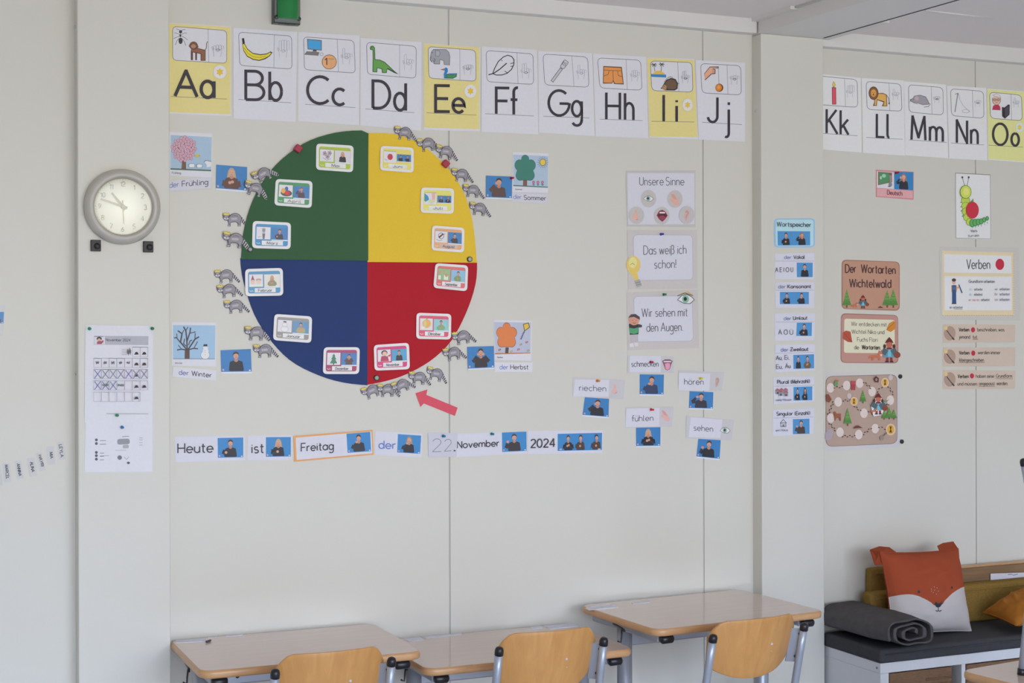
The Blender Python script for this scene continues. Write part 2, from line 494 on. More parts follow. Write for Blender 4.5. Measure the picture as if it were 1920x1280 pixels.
# rear wall behind the camera with its row of windows
WZ0, WZ1 = .90, 2.76
wins = [(-1.0, 1.1), (1.5, 3.6), (4.0, 5.2)]
w = MB(); y0, y1 = YR - .15, YR
w.box((XL, y0, 0), (XR, y1, WZ0), M_WALL); w.box((XL, y0, WZ1), (XR, y1, ZTOP), M_WALL)
cur = XL
for a, b in wins:
    w.box((cur, y0, WZ0), (a, y1, WZ1), M_WALL); cur = b
w.box((cur, y0, WZ0), (XR, y1, WZ1), M_WALL)
struct('wall_rear', w)
for i, (a, b) in enumerate(wins):
    f = MB(); t = .06
    for p, q in (((a, WZ0), (a + t, WZ1)), ((b - t, WZ0), (b, WZ1)), ((a, WZ0), (b, WZ0 + t)), ((a, WZ1 - t), (b, WZ1)), (((a + b) / 2 - .03, WZ0), ((a + b) / 2 + .03, WZ1))):
        f.box((p[0], y0 + .02, p[1]), (q[0], y0 + .09, q[1]), M_METALW)
    f.box((a - .02, y1 - .01, WZ0 - .03), (b + .02, y1 + .14, WZ0), M_METALW)
    struct('window_%d' % (i + 1), f, bevel=.004)

# steel posts in front of the wall, ceiling beam and cornices
for x0, x1, zt in ((PL0, PL1, ZC1), (PR0, PR1, ZBEAM)):
    p = MB(); p.box((x0, -PD, 0), (x1, .02, zt), M_WALL); o = struct('wall_pillar', p, bevel=.004)
    s = MB()
    for z in (([2.66, 1.58]) if x0 == PL0 else [2.53]):
        s.lathe([(.005, 0), (.005, -.003), (.003, -.005)], (0, 0, 0), M_SEAM, 'x', 10)
        for k in range(len(s.v) - 30, len(s.v)): s.v[k] = (s.v[k][0] + x0, s.v[k][1] - .03, s.v[k][2] + z)
    s.build('screw', o)
b = MB(); b.box((PR0, YR, ZBEAM), (PR1, .02, ZTOP), M_TRIM); struct('ceiling_beam', b)
b = MB(); b.box((PR1 - .010, YR, ZBEAM - .0012), (PR1 - .002, -.075, ZBEAM + .002), M_DARK); struct('trim_3', b)
b = MB(); b.box((PR1 + .0005, -.42, ZBEAM - .001), (PR1 + .035, -CO - .001, ZC2 + .01), M_TRIM); struct('trim_6', b, bevel=.002)
t = MB(); t.box((XL, -CO, ZT1), (PR0 - .006, .01, ZC1 + .01), M_TRIM); struct('trim_1', t, bevel=.003)
t = MB(); t.box((PR1 + .0, -CO, ZT2), (XR, .01, ZC2 + .01), M_TRIM); struct('trim_2', t, bevel=.003)
t = MB(); t.box((PR0 - .012, YR, ZC1 - .008), (PR0, -CO, ZC1 + .001), M_SEAM); t.box((PR0 - .03, -.30, ZC1 - .012), (PR0, -CO, ZC1 + .001), M_TRIM); struct('trim_4', t)
a_, b_ = H(1736, 18.5, ZC2), H(1860, 33.5, ZC2)
t = MB(); t.tube([a_ + Vector((0, 0, -.001)), b_ + Vector((0, 0, -.001))], .004, M_TRIM, 6); struct('trim_5', t)

# ------------------------------------------------------------------ daylight
wd = bpy.data.worlds.new('overcast_sky'); SC.world = wd; wd.use_nodes = True
nt = wd.node_tree; bg = nt.nodes['Background']
tc = nt.nodes.new('ShaderNodeTexCoord'); sp = nt.nodes.new('ShaderNodeSeparateXYZ'); rp = nt.nodes.new('ShaderNodeValToRGB')
mr = nt.nodes.new('ShaderNodeMapRange'); mr.inputs['From Min'].default_value = -1; mr.inputs['From Max'].default_value = 1
nt.links.new(tc.outputs['Generated'], sp.inputs[0]); nt.links.new(sp.outputs['Z'], mr.inputs['Value']); nt.links.new(mr.outputs['Result'], rp.inputs['Fac'])
el = rp.color_ramp.elements
el[0].position = 0; el[0].color = (.37, .345, .30, 1)
el[1].position = 1; el[1].color = (.64, .78, 1.04, 1)
for p_, c_ in ((.47, (.455, .432, .38, 1)), (.505, (.565, .55, .505, 1)), (.53, (.58, .585, .575, 1)), (.57, (.61, .69, .85, 1)), (.63, (.65, .80, 1.08, 1))):
    e = el.new(p_); e.color = c_
nt.links.new(rp.outputs['Color'], bg.inputs['Color']); bg.inputs['Strength'].default_value = 11.0
for a, b in wins:
    L = bpy.data.lights.new('window_daylight', 'AREA'); L.shape = 'RECTANGLE'; L.size = b - a; L.size_y = WZ1 - WZ0; L.cycles.is_portal = True
    o = bpy.data.objects.new('window_daylight', L); COL.objects.link(o); o.location = ((a + b) / 2, y0 - .01, (WZ0 + WZ1) / 2); o.rotation_euler = (math.radians(90), 0, 0)

# ------------------------------------------------------------------ camera
cd = bpy.data.cameras.new('camera'); co_ = bpy.data.objects.new('camera', cd); COL.objects.link(co_)
cd.sensor_width = 36; cd.lens = F / 1920 * 36; cd.shift_y = (HORIZON - 640) / 1920; cd.clip_start = .05
m3 = Matrix((RIGHT, UP, -FWD)).transposed(); co_.matrix_world = Matrix.Translation(CAM) @ m3.to_4x4()
SC.camera = co_
SC.view_settings.view_transform = 'Standard'; SC.view_settings.look = 'None'; SC.view_settings.gamma = 1; SC.view_settings.exposure = .49
SC.cycles.blur_glossy = .2; SC.cycles.max_bounces = 8; SC.cycles.diffuse_bounces = 5; SC.cycles.glossy_bounces = 3; SC.cycles.sample_clamp_indirect = 6

# ================================================================== ALPHABET CARDS
Z1, Z2, Z3, Z4 = zoom(300, 30, 5.0526), zoom(670, 60, 5.0526), zoom(1000, 80, 4.571), zoom(1520, 120, 4.8)
YEL = 'e0ca86'
LET = '37333a'
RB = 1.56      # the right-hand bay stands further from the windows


def pic_A(a):
    for x, y, rx, ry in ((195, 150, 15, 16), (193, 185, 9, 14), (195, 235, 19, 30)): a.ell('3a3638', x, y, rx, ry)
    for q in (((185, 175), (150, 160), (135, 160)), ((203, 175), (235, 160), (255, 162)), ((183, 190), (150, 205), (128, 212)), ((205, 190), (240, 208), (262, 228)), ((182, 210), (160, 235), (145, 275)), ((207, 212), (230, 240), (245, 280)), ((190, 138), (175, 128), (155, 122)), ((202, 138), (218, 130), (242, 128))):
        a.line('5a5658', .8, q)
    a.poly('5a3a30', [(345, 300), (432, 322), (432, 424), (385, 424), (385, 360), (350, 352), (350, 418), (334, 418), (334, 350), (312, 345), (312, 418), (292, 418), (292, 330), (300, 300)])
    a.poly('8a5a44', [(340, 306), (426, 327), (426, 418), (392, 418), (392, 352), (300, 338), (300, 310)])
    a.line('6a4636', 1.3, [(428, 322), (440, 300), (442, 260), (450, 240)])
    a.ell('5a3a30', 318, 280, 40, 38); a.ell('7a5040', 318, 276, 33, 30); a.ell('b08a68', 317, 288, 22, 20)
    a.line('4a302a', .7, [(308, 297), (318, 300), (328, 296)]); a.ell('3a2a26', 310, 282, 3); a.ell('3a2a26', 325, 283, 3)
    a.ell('7a5040', 282, 283, 9, 12); a.ell('7a5040', 356, 290, 8, 12)


def pic_B(a):
    out = [(778, 260), (800, 258), (830, 310), (880, 350), (950, 362), (1010, 355), (1048, 335), (1066, 346), (1040, 380), (1000, 408), (940, 425), (880, 415), (825, 385), (790, 330)]
    a.poly('4a4028', out); a.poly('e3c93a', [(783, 268), (798, 266), (828, 318), (880, 359), (950, 371), (1012, 363), (1042, 346), (1054, 352), (1030, 378), (990, 400), (938, 416), (885, 407), (830, 378), (796, 328)])
    a.line('a08a2a', .9, [(796, 300), (830, 350), (880, 385), (940, 394), (1000, 380)])
    a.poly('2e2a26', [(776, 212), (796, 208), (804, 258), (782, 262)])


def pic_C(a):
    a.poly('6a7078', [(1392, 216), (1533, 228), (1533, 328), (1398, 316)]); a.poly('3f9bd0', [(1402, 226), (1524, 238), (1524, 318), (1406, 308)])
    a.poly('4a4448', [(1450, 320), (1482, 322), (1485, 338), (1445, 336)]); a.poly('6e6a6e', [(1390, 334), (1510, 342), (1500, 376), (1366, 366)])
    a.line('8a868a', .6, [(1385, 346), (1502, 356)]); a.line('8a868a', .6, [(1380, 357), (1500, 367)])
    a.ell('8a868a', 1531, 362, 17, 15); a.ell('cfcfd6', 1531, 362, 13, 11)
    a.ell('6a4a30', 1604, 435, 70); a.ell('dfa070', 1604, 435, 65); a.text('1', (1562, 462), (1580, 463), 62, 1.8, '4a3a30'); a.line('8a6040', .8, [(1596, 405), (1650, 408)])


def pic_D(a):
    b = [(118, 150), (128, 132), (150, 130), (166, 150), (170, 258), (215, 262), (262, 285), (300, 320), (350, 368), (392, 402), (350, 388), (285, 352), (278, 388), (234, 388), (230, 352), (190, 342), (188, 382), (144, 378), (146, 250), (145, 172), (122, 168)]
    a.poly('2f4a2c', b)
    a.poly('5f9a48', [(124, 152), (132, 138), (148, 136), (160, 152), (163, 264), (212, 268), (258, 291), (296, 326), (340, 366), (285, 340), (272, 382), (240, 382), (236, 346), (184, 336), (182, 376), (150, 372), (152, 250), (151, 168), (128, 162)])
    a.ell('26301f', 138, 148, 4)


def pic_E(a):
    a.outl('9a9aa0', '5a5a60', .9, [(700, 190), (722, 164), (840, 166), (866, 190), (876, 230), (874, 312), (822, 308), (818, 270), (782, 262), (780, 304), (726, 302), (720, 268), (700, 278), (690, 262)])
    a.outl('a6a6ac', '66666c', .8, [(740, 175), (775, 178), (786, 205), (770, 232), (742, 228)])
    a.line('5a5a60', 1.1, [(700, 232), (690, 262), (704, 284), (728, 282), (738, 262), (724, 250)]); a.ell('303034', 712, 196, 4)
    a.poly('2f6a3a', [(842, 395), (900, 402), (945, 392), (940, 425), (905, 442), (820, 438)]); a.poly('3f8a52', [(850, 404), (900, 410), (936, 404), (930, 425), (900, 434), (845, 430)])
    a.poly('2f7ab8', [(822, 350), (838, 334), (856, 345), (858, 375), (842, 400), (842, 430), (822, 434), (818, 400), (828, 372)]); a.poly('b05a44', [(785, 356), (822, 346), (822, 364)]); a.poly('4a7aa8', [(860, 392), (945, 390), (930, 405), (870, 402)])


def pic_F(a):
    a.line('2a2a2e', 1.9, [(1242, 405), (1290, 392), (1350, 352), (1415, 295)])
    a.line('2a2a2e', 1.6, [(1282, 394), (1300, 345), (1335, 280), (1385, 235), (1425, 220), (1462, 232), (1484, 262), (1482, 310), (1460, 355), (1420, 390), (1370, 407), (1320, 408), (1282, 394)])
    for q in (((1450, 300), (1482, 292)), ((1452, 326), (1475, 322)), ((1395, 370), (1425, 388)), ((1368, 262), (1372, 275))): a.line('2a2a2e', 1.3, q)


def pic_G(a):
    a.outl('b8b8be', '4a4a50', .9, [(152, 325), (232, 215), (250, 228), (170, 338)])
    a.outl('c2c2c8', '4a4a50', .9, [(232, 200), (258, 158), (272, 146), (300, 168), (290, 188), (262, 222), (240, 218)])
    for k in range(3): a.line('4a4a50', .9, [(262 + 10 * k, 160 + 6 * k), (246 + 12 * k, 190 + 6 * k)])


def pic_H(a):
    a.poly('5a3a28', [(600, 200), (758, 208), (775, 358), (692, 354), (684, 330), (676, 350), (596, 350)])
    a.poly('dd8f4e', [(606, 208), (752, 216), (768, 350), (698, 348), (686, 318), (672, 344), (602, 342)])
    a.line('7a4a2c', .9, [(604, 234), (754, 242)]); a.line('7a4a2c', .9, [(606, 285), (640, 272), (650, 240)]); a.line('7a4a2c', .9, [(760, 292), (728, 280), (722, 244)]); a.line('7a4a2c', .9, [(682, 238), (686, 320)])


def pic_I(a):
    a.poly('2f7fb8', [(1008, 268), (1138, 274), (1138, 298), (1008, 292)]); a.poly('e0b050', [(1018, 270), (1050, 243), (1090, 240), (1122, 262), (1126, 273)])
    for x, y in ((1034, 190), (1100, 186)):
        a.line('6a5a40', 1, [(x, y), (x + (8 if x < 1060 else -4), 245)])
        for dx, dy in ((-24, 0), (24, 2), (-18, -14), (18, -12), (-14, 16), (16, 18)): a.line('3f5040', 1.2, [(x, y), (x + dx * .6, y + dy * .6 - 3), (x + dx, y + dy)])
    hp = [(1095, 392), (1120, 350), (1140, 318), (1180, 302), (1220, 312), (1240, 350), (1236, 395), (1210, 410), (1130, 408)]
    a.poly('3f342c', hp)
    for k in range(14):
        t = k / 13; x = 1125 + 118 * t; y = 338 - 40 * math.sin(math.pi * min(1, t * 1.25)) + 45 * max(0, t - .6)
        a.line('3f342c', .9, [(x, y), (x + 8 * (t - .2), y - 10)])
    a.poly('6a5240', [(1128, 352), (1148, 325), (1182, 312), (1214, 322), (1230, 354), (1226, 390), (1205, 400), (1150, 395)]); a.poly('a88460', [(1098, 392), (1122, 356), (1142, 372), (1140, 404), (1118, 404)]); a.ell('2a2420', 1098, 391, 5); a.ell('2a2420', 1122, 374, 3)


def pic_J(a):
    a.poly('5a4038', [(1465, 265), (1512, 205), (1588, 203), (1590, 220), (1545, 222), (1562, 230), (1560, 268), (1530, 270), (1470, 325)])
    a.poly('d9a184', [(1468, 268), (1514, 211), (1582, 209), (1582, 214), (1535, 220), (1556, 234), (1554, 262), (1526, 264), (1468, 318)])
    for k in range(3): a.line('8a5a48', .7, [(1532, 232 + 14 * k), (1562, 234 + 13 * k)])
    a.line('8a8a90', .8, [(1586, 212), (1591, 352)]); a.ell('6a3a20', 1594, 386, 34, 35); a.ell('d97f2e', 1590, 385, 27, 30); a.ell('e8a050', 1588, 382, 12, 14)


def pic_K(a):
    a.outl('c04a58', '6a2a34', .9, [(193, 210), (226, 212), (228, 362), (195, 361)]); a.poly('b89a30', [(206, 150), (226, 188), (216, 205), (198, 203), (194, 186)]); a.poly('e8d878', [(208, 168), (217, 190), (210, 200), (202, 190)]); a.line('3a3034', 1, [(208, 198), (208, 212)])


def pic_L(a):
    a.poly('6a4a30', [(600, 262), (650, 260), (684, 275), (690, 380), (640, 380), (656, 345), (600, 325), (596, 376), (560, 378), (572, 340), (570, 300)]); a.poly('cf9850', [(600, 268), (650, 267), (678, 280), (682, 374), (656, 374), (664, 336), (596, 316), (590, 370), (575, 371), (580, 300)])
    a.line('5a4a3a', 1, [(684, 280), (702, 310), (706, 350)]); a.ell('3a302a', 706, 354, 6, 9); a.ell('4a3020', 566, 262, 44, 60); a.ell('7a5232', 566, 262, 39, 54); a.ell('c08a48', 566, 262, 25, 34); a.line('4a3020', .8, [(556, 255), (560, 258)]); a.line('4a3020', .8, [(572, 256), (577, 258)]); a.line('4a3020', 1, [(566, 264), (566, 272), (558, 278), (575, 278)])


def pic_M(a):
    a.line('8a7a80', 1.4, [(1050, 340), (1075, 360), (1062, 380), (1020, 388)]); a.outl('8f8a92', '5a565c', .9, [(896, 322), (920, 310), (935, 288), (985, 280), (1035, 295), (1058, 335), (1062, 362), (1010, 366), (965, 350), (935, 352), (905, 335)])
    a.ell('b0989c', 955, 308, 18, 20); a.ell('2a2a2c', 926, 318, 3); a.ell('3a3034', 898, 324, 5); a.line('b0989c', 1.4, [(945, 352), (962, 362)]); a.line('6a666c', .6, [(905, 332), (885, 345)])


def pic_N(a):
    a.line('7a7a82', 1.8, [(1325, 262), (1298, 432)]); a.line('5a5a62', 1.0, [(1300, 272), (1325, 262), (1322, 285)]); a.line('9a9aa2', .9, [(1330, 265), (1342, 320), (1370, 370), (1410, 410), (1436, 432)]); a.line('9a9aa2', .9, arc(1396, 424, 32, 15, 0, 360, 16))


def pic_O(a):
    a.poly('a8324c', [(1634, 412), (1642, 376), (1664, 364), (1690, 366), (1706, 384), (1708, 416)]); a.ell('7a5a50', 1672, 322, 40, 48); a.ell('d0a592', 1672, 324, 35, 42); a.poly('e0e0e4', [(1634, 310), (1642, 278), (1668, 266), (1700, 276), (1712, 312), (1698, 296), (1672, 288), (1648, 294)]); a.oline('9a9096', .8, [(1640, 282), (1668, 266), (1702, 280), (1712, 312)])
    for x in (1656, 1688): a.line('4a3a3a', 1, arc(x, 322, 12, 9, 0, 360, 10))
    a.line('8a4a44', .8, [(1662, 346), (1684, 348)]); a.poly('2e2a2e', [(1722, 390), (1770, 358), (1792, 368), (1790, 455), (1748, 492), (1724, 470)]); a.poly('c4c0c4', [(1724, 385), (1768, 356), (1782, 362), (1742, 392)]); a.poly('46424a', [(1748, 400), (1788, 374), (1786, 450), (1750, 482)])


ABC = [  # zoom, quad, yellow field, panel, divider, letters, rule, badge, hand(x,y,s,kind), stroke, picture, label detail
    ('A', Z1, ((317.8, 42.9), (433, 49.8), (433, 217.6), (317.8, 213)), ((85, 70), (668, 105), (668, 930), (85, 910)), ((120, 98), (632, 138), (632, 448), (120, 418)), ((455, 125), (462, 438)), (('A', 142, 758, 352, 766, 243), ('a', 390, 771, 512, 775, 248)), ((102, 762), (632, 786)), (567, 530, 62, 63), (545, 310, 75, 0), 6.2, pic_A, 'yellow alphabet card with Aa and an ant and monkey picture'),
    ('B', Z1, ((437.5, 51.4), (557.3, 59.7), (554.3, 228.5), (437.5, 222)), None, ((745, 152), (1248, 190), (1250, 503), (755, 468)), ((1083, 175), (1078, 490)), (('B', 813, 791, 985, 795, 270), ('b', 1040, 797, 1152, 802, 270)), ((742, 790), (1243, 822)), None, (1165, 320, 75, 1), 5.5, pic_B, 'white alphabet card with Bb under a banana picture'),
    ('C', Z1, ((559.3, 59.7), (674, 66.6), (673, 234.5), (558.9, 226.9)), None, ((1360, 197), (1838, 232), (1850, 540), (1368, 508)), ((1680, 220), (1690, 525)), (('C', 1398, 828, 1592, 830, 255), ('c', 1638, 840, 1748, 843, 240)), ((1375, 836), (1852, 868)), None, (1765, 385, 70, 3), 5.5, pic_C, 'white alphabet card with Cc under a computer and coin picture'),
    ('D', Z2, ((676.3, 70.9), (790.3, 78.8), (789.7, 245), (675.5, 235.2)), None, ((88, 97), (558, 135), (555, 438), (95, 400)), ((400, 120), (400, 425)), (('D', 148, 720, 308, 724, 258), ('d', 352, 738, 458, 744, 258)), ((75, 728), (540, 765)), None, (480, 290, 70, 3), 5.5, pic_D, 'white alphabet card with Dd under a green dinosaur picture'),
    ('E', Z2, ((794.7, 81.4), (899.6, 89.3), (899.6, 246), (795, 244)), ((632, 112), (1155, 148), (1155, 920), (635, 905)), ((670, 138), (1120, 172), (1125, 467), (678, 437)), ((970, 160), (972, 455)), (('E', 742, 752, 876, 754, 245), ('e', 906, 760, 1014, 765, 210)), ((655, 765), (1128, 787)), (1072, 560, 56, 62), (1045, 340, 65, 0), 5.5, pic_E, 'yellow alphabet card with Ee and an elephant and duck picture'),
    ('F', Z2, ((903, 86.7), (1006.5, 93.2), (1009.4, 252), (902.6, 247)), None, ((1220, 175), (1665, 207), (1670, 497), (1228, 470)), ((1512, 195), (1522, 488)), (('F', 1316, 774, 1440, 776, 245), ('f', 1452, 780, 1516, 782, 255)), ((1210, 773), (1672, 795)), None, (1595, 375, 65, 4), 5.2, pic_F, 'white alphabet card with Ff under a feather outline'),
    ('G', Z3, ((1008.8, 95.3), (1110.5, 99.7), (1114.9, 255), (1010.9, 248.4)), None, ((82, 97), (465, 122), (478, 382), (98, 362)), ((330, 115), (348, 372)), (('G', 132, 622, 290, 626, 215), ('g', 332, 628, 414, 632, 205)), ((85, 630), (480, 645)), None, (410, 255, 55, 3), 4.9, pic_G, 'white alphabet card with Gg under a grey fork picture'),
    ('H', Z3, ((1111.6, 100), (1211.8, 106.7), (1215.5, 259), (1116.6, 255.7)), None, ((550, 130), (920, 150), (932, 408), (570, 388)), ((795, 143), (805, 400)), (('H', 626, 655, 742, 657, 228), ('h', 786, 659, 858, 662, 226)), ((570, 655), (935, 667)), None, (868, 280, 52, 5), 4.8, pic_H, 'white alphabet card with Hh under orange shorts'),
    ('I', Z3, ((1212.6, 108), (1301.9, 110.6), (1308.9, 261), (1217.7, 257.6)), ((975, 130), (1378, 148), (1408, 808), (997, 803)), ((1003, 155), (1360, 170), (1368, 424), (1015, 410)), ((1237, 165), (1247, 418)), (('I', 1108, 672, 1128, 673, 224), ('i', 1220, 675, 1238, 676, 212)), ((1012, 673), (1380, 680)), (1322, 533, 44, 51), (1302, 300, 48, 4), 4.8, pic_I, 'yellow alphabet card with Ii and an island and hedgehog picture'),
    ('J', Z3, ((1304, 112.4), (1397, 117.6), (1397, 265.5), (1310, 261.6)), None, ((1433, 178), (1778, 197), (1783, 448), (1445, 430)), ((1660, 190), (1668, 440)), (('J', 1496, 680, 1578, 681, 212), ('j', 1652, 716, 1680, 718, 230)), ((1447, 682), (1788, 702)), None, (1722, 305, 52, 0), 4.6, pic_J, 'white alphabet card with Jj under a hand holding a yo-yo'),
    ('K', Z4, ((1528, 137.5), (1614, 146), (1615.8, 286), (1530, 279)), None, ((55, 106), (418, 140), (425, 390), (60, 364)), ((305, 128), (312, 382)), (('K', 144, 622, 242, 630, 216), ('k', 270, 632, 340, 636, 216)), ((60, 621), (420, 645)), None, (355, 250, 48, 1), 4.3, pic_K, 'white alphabet card with Kk under a red candle, partly behind the post'),
    ('L', Z4, ((1615.4, 146), (1694.6, 150.8), (1697, 291.9), (1618, 286.3)), None, ((498, 155), (812, 180), (822, 425), (508, 408)), ((705, 172), (712, 418)), (('L', 596, 656, 664, 659, 208), ('l', 688, 660, 708, 662, 210)), ((500, 660), (828, 677)), None, (765, 275, 45, 3), 4.3, pic_L, 'white alphabet card with Ll under a lion picture'),
    ('M', Z4, ((1695, 152.3), (1774, 158.5), (1778, 296.7), (1697.5, 291)), None, ((880, 185), (1190, 212), (1195, 460), (885, 432)), ((1085, 205), (1092, 450)), (('M', 908, 680, 1034, 686, 212), ('m', 1074, 690, 1190, 698, 200)), ((885, 682), (1225, 706)), None, (1135, 310, 42, 0), 4.3, pic_M, 'white alphabet card with Mm under a grey mouse picture'),
    ('N', Z4, ((1775.2, 160.6), (1849, 164.8), (1851.7, 300.8), (1779.8, 297)), None, ((1258, 222), (1555, 245), (1560, 488), (1268, 465)), ((1455, 238), (1462, 480)), (('N', 1316, 708, 1408, 713, 204), ('n', 1444, 717, 1504, 720, 200)), ((1262, 710), (1560, 728)), None, (1503, 345, 42, 0), 4.3, pic_N, 'white alphabet card with Nn under a needle and thread'),
    ('O', Z4, ((1850.8, 166.3), (1926, 171.5), (1928, 305), (1852.7, 299.6)), ((1590, 228), (1945, 254), (1950, 880), (1600, 852)), ((1610, 252), (1898, 280), (1905, 510), (1618, 488)), ((1803, 272), (1808, 502)), (('O', 1642, 726, 1772, 730, 192), ('o', 1808, 733, 1874, 736, 175)), ((1600, 730), (1910, 748)), (1880, 570, 36, 45), (1850, 350, 40, 3), 4.3, pic_O, 'yellow alphabet card with Oo and a grandmother and folder picture'),
]
for i, (ch, Z, q, field, panel, div, lets, rule, badge, hand, sw, pic, lab) in enumerate(ABC):
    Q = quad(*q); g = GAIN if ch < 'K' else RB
    c = Card('alphabet_card', lab, 'alphabet card', Q, gain=g, base=.0003 + .0004 * (i % 2), group='alphabet cards along the wall')
    a = c.art(Z); start = a.off
    if field: a.poly(YEL, field)
    a.line('5a5660', .7, [rule[0], rule[1]])
    a.done('printed_field')
    a = c.art(Z)
    pn = rounded(panel, 42)
    a.poly('cfced3', pn); a.line('4a4852', .8, pn, True); a.line('6a6872', .6, div)
    pic(a); hand_sign(a, *hand, col='9a9aa2')
    a.done('picture_panel')
    a = c.art(Z)
    for t, x0, y0_, x1, y1_, h in lets: a.text(t, (x0, y0_), (x1, y1_), h, sw, LET)
    a.done('lettering')
    if badge:
        a = c.art(Z); x, y, rx, ry = badge
        a.ell('d8d4d8', x, y, rx, ry, n=28)
        for k in range(2):
            a.poly('d8b83e', [(x + rx * .62 * math.sin(math.radians(t + 60 * k)), y - ry * .62 * math.cos(math.radians(t + 60 * k))) for t in (0, 120, 240)]); a.last = None
        a.done('star_badge')

# ================================================================== CLOCK
ccx, ccy = 228, 388
cy0 = -PD
C = W(ccx, ccy, cy0); R_ = .5 * ((W(301, ccy, cy0 - .03) - W(154.5, ccy, cy0 - .03)).length) * .985
M_CASE = surf('clock_case_plastic', (.52, .495, .44), .32, spec=.5, bump=.02, bscale=8, vary=.02)
M_FACE = surf('clock_face', (.93, .93, .80), .55, vary=.01)
M_GLASS = bpy.data.materials.new('clock_glass'); M_GLASS.use_nodes = True
_n = M_GLASS.node_tree; _n.nodes.remove(_n.nodes['Principled BSDF'])
_t = _n.nodes.new('ShaderNodeBsdfTransparent'); _g = _n.nodes.new('ShaderNodeBsdfGlossy'); _g.inputs['Roughness'].default_value = .10; _f = _n.nodes.new('ShaderNodeFresnel'); _f.inputs['IOR'].default_value = 1.6; _m = _n.nodes.new('ShaderNodeMixShader')
_wv = _n.nodes.new('ShaderNodeTexNoise'); _wv.inputs['Scale'].default_value = 3; _bp = _n.nodes.new('ShaderNodeBump'); _bp.inputs['Strength'].default_value = .015; _n.links.new(_wv.outputs['Fac'], _bp.inputs['Height']); _n.links.new(_bp.outputs['Normal'], _g.inputs['Normal'])
for p_, q_ in ((_f.outputs[0], _m.inputs[0]), (_t.outputs[0], _m.inputs[1]), (_g.outputs[0], _m.inputs[2]), (_m.outputs[0], _n.nodes['Material Output'].inputs['Surface'])): _n.links.new(p_, q_)
ck = thing('wall_clock', 'round wall clock with pale grey rim and cream face on the post', 'clock', C + Vector((0, -.003, 0))); ck.rotation_euler = (math.radians(1.3), 0, 0)
rf = R_ * .745
mb = MB(); mb.lathe([(R_ * .96, -.0005), (R_, -.010), (R_ * .985, -.022), (R_ * .9, -.036), (R_ * .8, -.040), (rf + .003, -.034), (rf, -.022), (rf - .002, -.012)], (0, 0, 0), M_CASE, n=64); mb.build('case', ck)
mb = MB(); mb.lathe([(rf + .002, -.012), (rf + .002, -.016)], (0, 0, 0), M_FACE, n=64); face = mb.build('dial', ck)


def dial_art(name, fn, lift):
    mb = MB(); fn(mb, -lift); mb.build(name, ck, fixn=False)


def strokes(mb, pts, w, y, mat):
    L, R = [], []
    for i, p in enumerate(pts):
        p = Vector(p); t = (Vector(pts[min(i + 1, len(pts) - 1)]) - Vector(pts[max(i - 1, 0)]))
        t = t.normalized() if t.length else Vector((1, 0)); n = Vector((-t.y, t.x)) * w / 2
        L.append(p + n); R.append(p - n)
    k = len(pts); mb.add([(q.x, y, q.y) for q in L + R], [(i, i + 1, k + i + 1, k + i) for i in range(k - 1)], mat)


M_NUM = surf('clock_numerals', (.30, .33, .25), .6, vary=.02); M_HAND = surf('clock_hands', (.36, .35, .22), .5, vary=.02)


def nums(mb, y):
    for h in range(1, 13):
        a = math.radians(30 * h); s = str(h); hh = rf * .17; w_ = sum(GL[c_][0] + .17 for c_ in s) - .17
        x0 = rf * .8 * math.sin(a) - w_ * hh / 2; z0 = rf * .8 * math.cos(a) - hh / 2; x = 0
        for c_ in s:
            for st in GL[c_][1]: strokes(mb, [(x0 + (x + p) * hh, z0 + q * hh) for p, q in st], .0028, y, M_NUM)
            x += GL[c_][0] + .17
    for m_ in range(60):
        a = math.radians(6 * m_); r1 = rf * (.955 if m_ % 5 else .935)
        strokes(mb, [(r1 * math.sin(a), r1 * math.cos(a)), (rf * .975 * math.sin(a), rf * .975 * math.cos(a))], .0012, y, M_NUM)


dial_art('numerals', nums, .0165)


def hand(ang, r, w0, w1, tail, name, y):
    a = math.radians(ang); d = Vector((math.sin(a), math.cos(a))); n = Vector((d.y, -d.x))
    mb = MB(); P = [d * -tail + n * w0 / 2, d * -tail - n * w0 / 2, d * r - n * w1 / 2, d * r + n * w1 / 2]
    mb.prism([(p.x, p.y) for p in P], 'y', -y, -y - .0008, M_HAND); mb.build(name, ck)


hand(-39, rf * .62, .011, .006, .012, 'hour_hand', .0185)
hand(-72, rf * .82, .009, .005, .014, 'minute_hand', .0200)
hand(177, rf * .62, .0035, .002, .02, 'second_hand', .0215)
mb = MB(); mb.lathe([(.007, -.016), (.007, -.023), (.004, -.024)], (0, 0, 0), M_HAND, n=16); mb.build('hub', ck)
mb = MB(); prof = [(rf * 1.0 * math.sin(t * math.pi / 2 / 10), -.030 - .0007 * math.cos(t * math.pi / 2 / 10)) for t in range(10, 0, -1)] + [(.0005, -.0307)]
mb.lathe(prof, (0, 0, 0), M_GLASS, n=64, caps=False); mb.build('glass', ck)

# ================================================================== PINS AND MAGNETS
def plastic(h, rough=.3): return ink(h, GAIN, rough)


def pin(px, py, col, label, plane=0., z=.0016, r=.0052, name='push_pin', cat='pin', group='push pins on the wall', side=.35):
    p = W(px, py, plane - z); t = thing(name, label, cat, p, group)
    m = plastic(col)
    mb = MB(); mb.lathe([(r * .9, 0), (r, -.002), (r * .8, -.004), (r * .55, -.006)], (0, 0, 0), m, n=16); mb.build('collar', t)
    mb = MB(); mb.lathe([(r * .5, -.005), (r * .5, -.013), (r * .8, -.016), (r * .75, -.018), (.001, -.0185)], (0, 0, 0), m, n=16); mb.build('grip', t)
    return t


